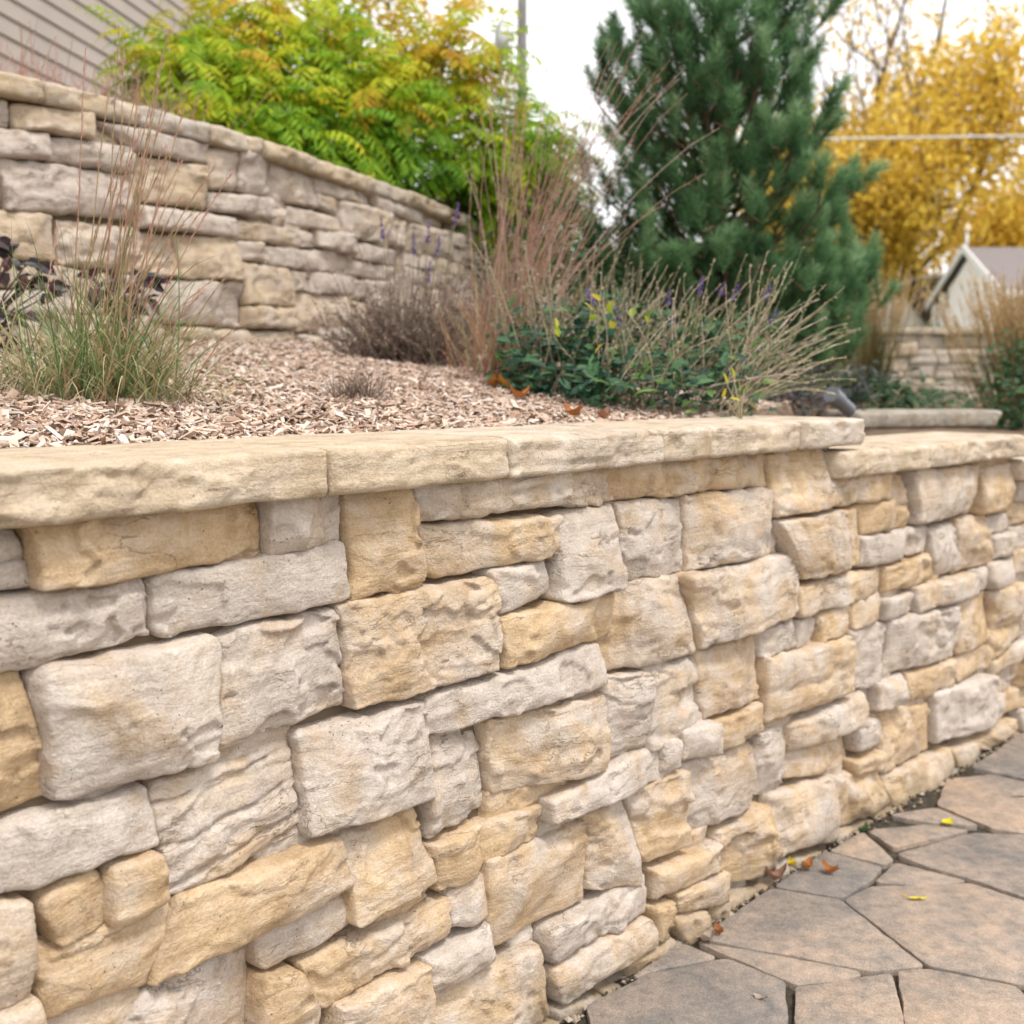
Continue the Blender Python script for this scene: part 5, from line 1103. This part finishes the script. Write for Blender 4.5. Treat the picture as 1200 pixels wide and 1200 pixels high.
# dark-leaved ninebark
M_DARK = tint_mat('dark_leaf', [(0., (.010, .010, .014)), (.5, (.028, .018, .024)), (1., (.09, .03, .035))], .1, .4, .5)
for k, (bx, Yd, leaves, lb) in enumerate([(-25, 2.75, [(8, 292), (22, 288), (40, 300), (48, 312), (30, 315), (56, 320), (60, 335), (32, 330), (12, 300), (-10, 300), (2, 318), (25, 370), (22, 382), (8, 390), (-6, 400), (5, 360), (-15, 350), (58, 345), (45, 322), (-20, 380), (-30, 320), (18, 395)], 'dark purple-black leaved shrub partly cut off by the photo edge'),
        (150, 2.85, [(98, 320), (88, 330), (135, 322), (148, 318), (160, 345), (172, 335), (135, 350), (152, 362), (170, 350), (145, 335), (128, 335), (178, 322), (165, 328), (118, 340), (105, 335)], 'dark-leaved shrub glimpsed through the green bluestem blades')]):
    g = np.random.default_rng(80 + k); b = at_px(bx, 430, Yd); b[2] = gz(b[0], b[1]) - .01; o_ = empty('ninebark_shrub', tuple(b), lb, 'shrub', 'dark-leaved shrubs'); m = MB(); PP = []; DD = []
    for (x, y) in leaves:
        for q in range(2):
            e_ = at_px(x + g.normal(0, 4), y + g.normal(0, 4), Yd + g.normal(0, .04)); PP.append(e_); DD.append((g.normal(0, .8), -.3 + g.normal(0, .4), g.normal(-.35, .5)))
        m.tube([b, b + (e_ - b) * .5 + np.array([0, 0, .03]), e_], [.0035, .0026, .0014], 5, .5, cap=False)
    m.build('branches', plain_mat('dark_twig', (.07, .045, .04), .8), o_); PP = np.array(PP); n = len(PP); V, F = leaf_round(PP, np.array(DD), unit(n) * .6 + np.array([0, -.6, .6]), g.uniform(.035, .062, n), g.uniform(.022, .038, n), .2, .2); mk('leaves', V, F, M_DARK, o_, {'tint': np.repeat(g.uniform(0, 1, n), 8)}, smooth=False)
# green shrubs at the far end of the bed
M_GR2 = tint_mat('green_leaf', [(0., (.012, .04, .015)), (.5, (.035, .085, .03)), (1., (.08, .15, .05))], .25, .6)
def low_shrub(name, label, cells, per, lsz, sig, seed, mat):
    g = np.random.default_rng(seed); c0 = at_px(*cells[0]); b = np.array([c0[0], c0[1], gz(c0[0], c0[1])]); o_ = empty(name, tuple(b), label, 'shrub'); m = MB()
    for c in cells: e_ = at_px(*c); m.tube([b + np.array([g.normal(0, .03), g.normal(0, .03), -.02]), (b + e_) / 2 + g.normal(0, .02, 3), e_], [.006, .004, .002], 5, .5, cap=False)
    m.build('stems', M_PBARK, o_); V, F, n = leafmass(cells, per, g, lsz, sig); mk('foliage', V, F, mat, o_, {'tint': np.repeat(np.clip(g.normal(.45, .22, n), 0, 1), 8)}, smooth=False)
low_shrub('green_shrub', 'dark green shrub beside the pale slab at the photo edge', [(1190, 490, 5.0), (1185, 440, 5.2), (1200, 420, 5.3), (1215, 460, 5.1), (1192, 465, 5.0), (1180, 500, 4.9), (1205, 510, 4.8), (1230, 440, 5.2)], 80, .05, (.07, .08, .06), 91, M_GR2)
low_shrub('green_shrub', 'green undergrowth shrub between the russet grass and the pine', [(655, 420, 4.9), (640, 330, 5.0), (620, 300, 5.2), (665, 290, 5.2), (690, 340, 4.9), (610, 350, 5.0), (640, 270, 5.3), (680, 390, 4.8), (620, 400, 4.9), (660, 360, 4.9), (700, 300, 5.2), (590, 320, 5.4)], 90, .055, (.11, .1, .09), 92, M_GR2)
low_shrub('ground_cover_plant', 'low green plants at the foot of the distant block wall', [(1075, 470, 8.6), (1050, 472, 8.4), (1100, 468, 8.8), (1125, 474, 8.2), (1150, 478, 7.6), (1010, 472, 7.4), (1030, 476, 7.2), (1015, 468, 5.2), (1040, 472, 5.4), (1065, 474, 5.6), (1000, 472, 5.0), (1025, 462, 5.3), (1050, 465, 5.5)], 70, .06, (.12, .12, .05), 93, M_GR2)
low_shrub('purple_sage', 'small purple-grey leaved plant behind the spotlight', [(1000, 455, 5.0), (1008, 445, 5.0), (990, 462, 4.9), (1018, 440, 5.1), (980, 445, 5.1), (1005, 468, 4.9)], 26, .045, (.05, .06, .03), 94, tint_mat('purple_leaf', [(0., (.035, .05, .04)), (.6, (.08, .09, .08)), (1., (.14, .11, .17))], .2))
low_shrub('purple_sage', 'small purple-leaved plant under the pine, left of the spotlight', [(948, 448, 4.7), (935, 440, 4.8), (958, 438, 4.8), (925, 462, 4.6), (950, 465, 4.5), (905, 470, 4.0), (925, 474, 4.05), (945, 472, 4.1), (935, 466, 4.2), (950, 470, 4.3)], 40, .04, (.05, .06, .03), 95, tint_mat('plum_leaf', [(0., (.03, .04, .03)), (.6, (.07, .065, .06)), (1., (.14, .08, .13))], .2))
# grass fringe on top of the distant wall
g = np.random.default_rng(35); n = 2600; P = np.column_stack([g.uniform(3.3, 7.5, n), g.uniform(11.72, 12.6, n), np.full(n, 1.63)]); D = np.column_stack([g.normal(0, .3, n), g.normal(0, .3, n), np.ones(n)]); V, F, nv = ribbons(P, D, g.uniform(.06, .15, n), .008, .6, 4)
o_ = mk('grass', V, F, tint_mat('lawn_blade', [(0., (.05, .11, .02)), (1., (.16, .24, .05))], .3), None, {'tint': np.repeat(g.uniform(0, 1, n), nv)}); o_['kind'] = 'stuff'
# ---------------------------------------------------------------- weathered slab and garden spotlight
M_SLAB = stone_mat('slab_stone', tan=((.20, .16, .11), (.33, .28, .20), (.42, .36, .27)), grey=((.17, .15, .13), (.31, .28, .24), (.42, .39, .34)), mottle=1.2)
def slab(a, b, name, label):
    a = np.array(a); b = np.array(b); u_ = (b - a) / np.linalg.norm(b - a); sh = np.array([-u_[1], u_[0], 0]) * .13; a = a + sh; b = b + sh; L_ = np.linalg.norm(b - a); ux = (b - a) / L_; uy = np.array([-ux[1], ux[0], 0]); nu, nv = 90, 44
    th = np.linspace(0, 2 * np.pi, nv, endpoint=False); hw, hh = .13, .036; sup = lambda c: np.sign(c) * np.abs(c) ** .38
    V = []; 
    for i in range(nu + 1):
        u = i / nu; x = u * L_; k = min(1, min(u, 1 - u) * L_ / .03); sc = .6 + .4 * math.sqrt(max(0, 1 - (1 - k) ** 2))
        yy = sup(np.cos(th)) * hw; zz = sup(np.sin(th)) * hh
        nz = .008 * fbm(x * 9 + th * 0, zz * 14 + yy * 4, 3, 4) + .003 * fbm(x * 40 + th * 0, zz * 60 + yy * 20, 6, 3); xx = x + .03 * (zz / hh) * (1 if u > .96 else 0) + .01 * vn(yy * 30, zz * 30, 4) * (1 if i in (0, nu) else 0)
        V.append(a + ux * xx[:, None] + uy * ((yy * sc + nz * np.cos(th)))[:, None] + np.array([0, 0, 1]) * (zz * sc + nz * np.sin(th) * .5)[:, None])
    V = np.vstack(V); i = np.arange(nu)[:, None] * nv; j = np.arange(nv)[None]; k = (j + 1) % nv; F = np.stack([i + j, i + nv + j, i + nv + k, i + k], -1).reshape(-1, 4)
    suv = (V - a) + 3.3; o_ = mk(name, V, [F, list(range(nv)), list(range(nu * nv, nu * nv + nv))[::-1]], M_SLAB, None, {'tone': np.full(len(V), .62), 'suv': suv}, origin=tuple(a)); tag(o_, label, 'slab', kind='thing')
sa = at_px(1006, 493, 4.05); sbb = at_px(1176, 491, 4.35); slab(sa, sbb, 'stone_slab', 'long weathered grey stone slab lying behind the lower cap of the wall')
M_LAMP = plain_mat('lamp_metal', (.20, .22, .25), .45, .1, 8, 0, .5, .5)
la = at_px(996, 481, 3.85); lb_ = at_px(974, 462, 3.75); sp = empty('garden_spotlight', (float(la[0]), float(la[1]), gz(la[0], la[1])), 'grey cylindrical garden spotlight tilted up at the end of the upper cap', 'spotlight')
dv_ = (lb_ - la) / np.linalg.norm(lb_ - la); Ls = np.linalg.norm(lb_ - la)
m = MB(); m.tube([la - dv_ * .012, la, la + dv_ * .004, la + dv_ * Ls * .55], [.014, .020, .024, .0245], 24); m.build('body', M_LAMP, sp, smooth=False)
m = MB(); m.tube([la + dv_ * Ls * .56, la + dv_ * Ls * .6, la + dv_ * Ls, la + dv_ * (Ls + .001), la + dv_ * (Ls - .012)], [.025, .0285, .029, .026, .024], 24); m.build('shroud', M_LAMP, sp, smooth=False)
m = MB(); m.tube([la + np.array([0, 0, -.02]), np.array([la[0], la[1], gz(la[0], la[1]) - .05])], [.008, .006], 8); m.build('stake', M_LAMP, sp)
# tiny weed at the wall foot
g = np.random.default_rng(36); wp = CF.w(np.array([3.03]), np.array([.004]), np.array([.03]))[0]; o_ = empty('weed', tuple(wp), 'tiny green weed sprouting where wall and patio meet', 'weed'); n = 14
V, F = leaf_quads(np.tile(wp, (n, 1)) + g.normal(0, .006, (n, 3)) * [1, 1, .3], np.column_stack([g.normal(0, 1, n), g.normal(0, 1, n), g.uniform(.3, 1, n)]), np.tile([0, 0, 1.], (n, 1)), g.uniform(.014, .03, n), .009, .1, .2); mk('leaves', V, F, M_GR2, o_, {'tint': np.repeat(g.uniform(.5, 1, n), 5)}, smooth=False)
m = MB(); [m.tube([wp, wp + np.array([g.normal(0, .006), g.normal(0, .006), .012])], .0008, 4, .5, cap=False) for _ in range(5)]; m.build('stems', M_GR2, o_)
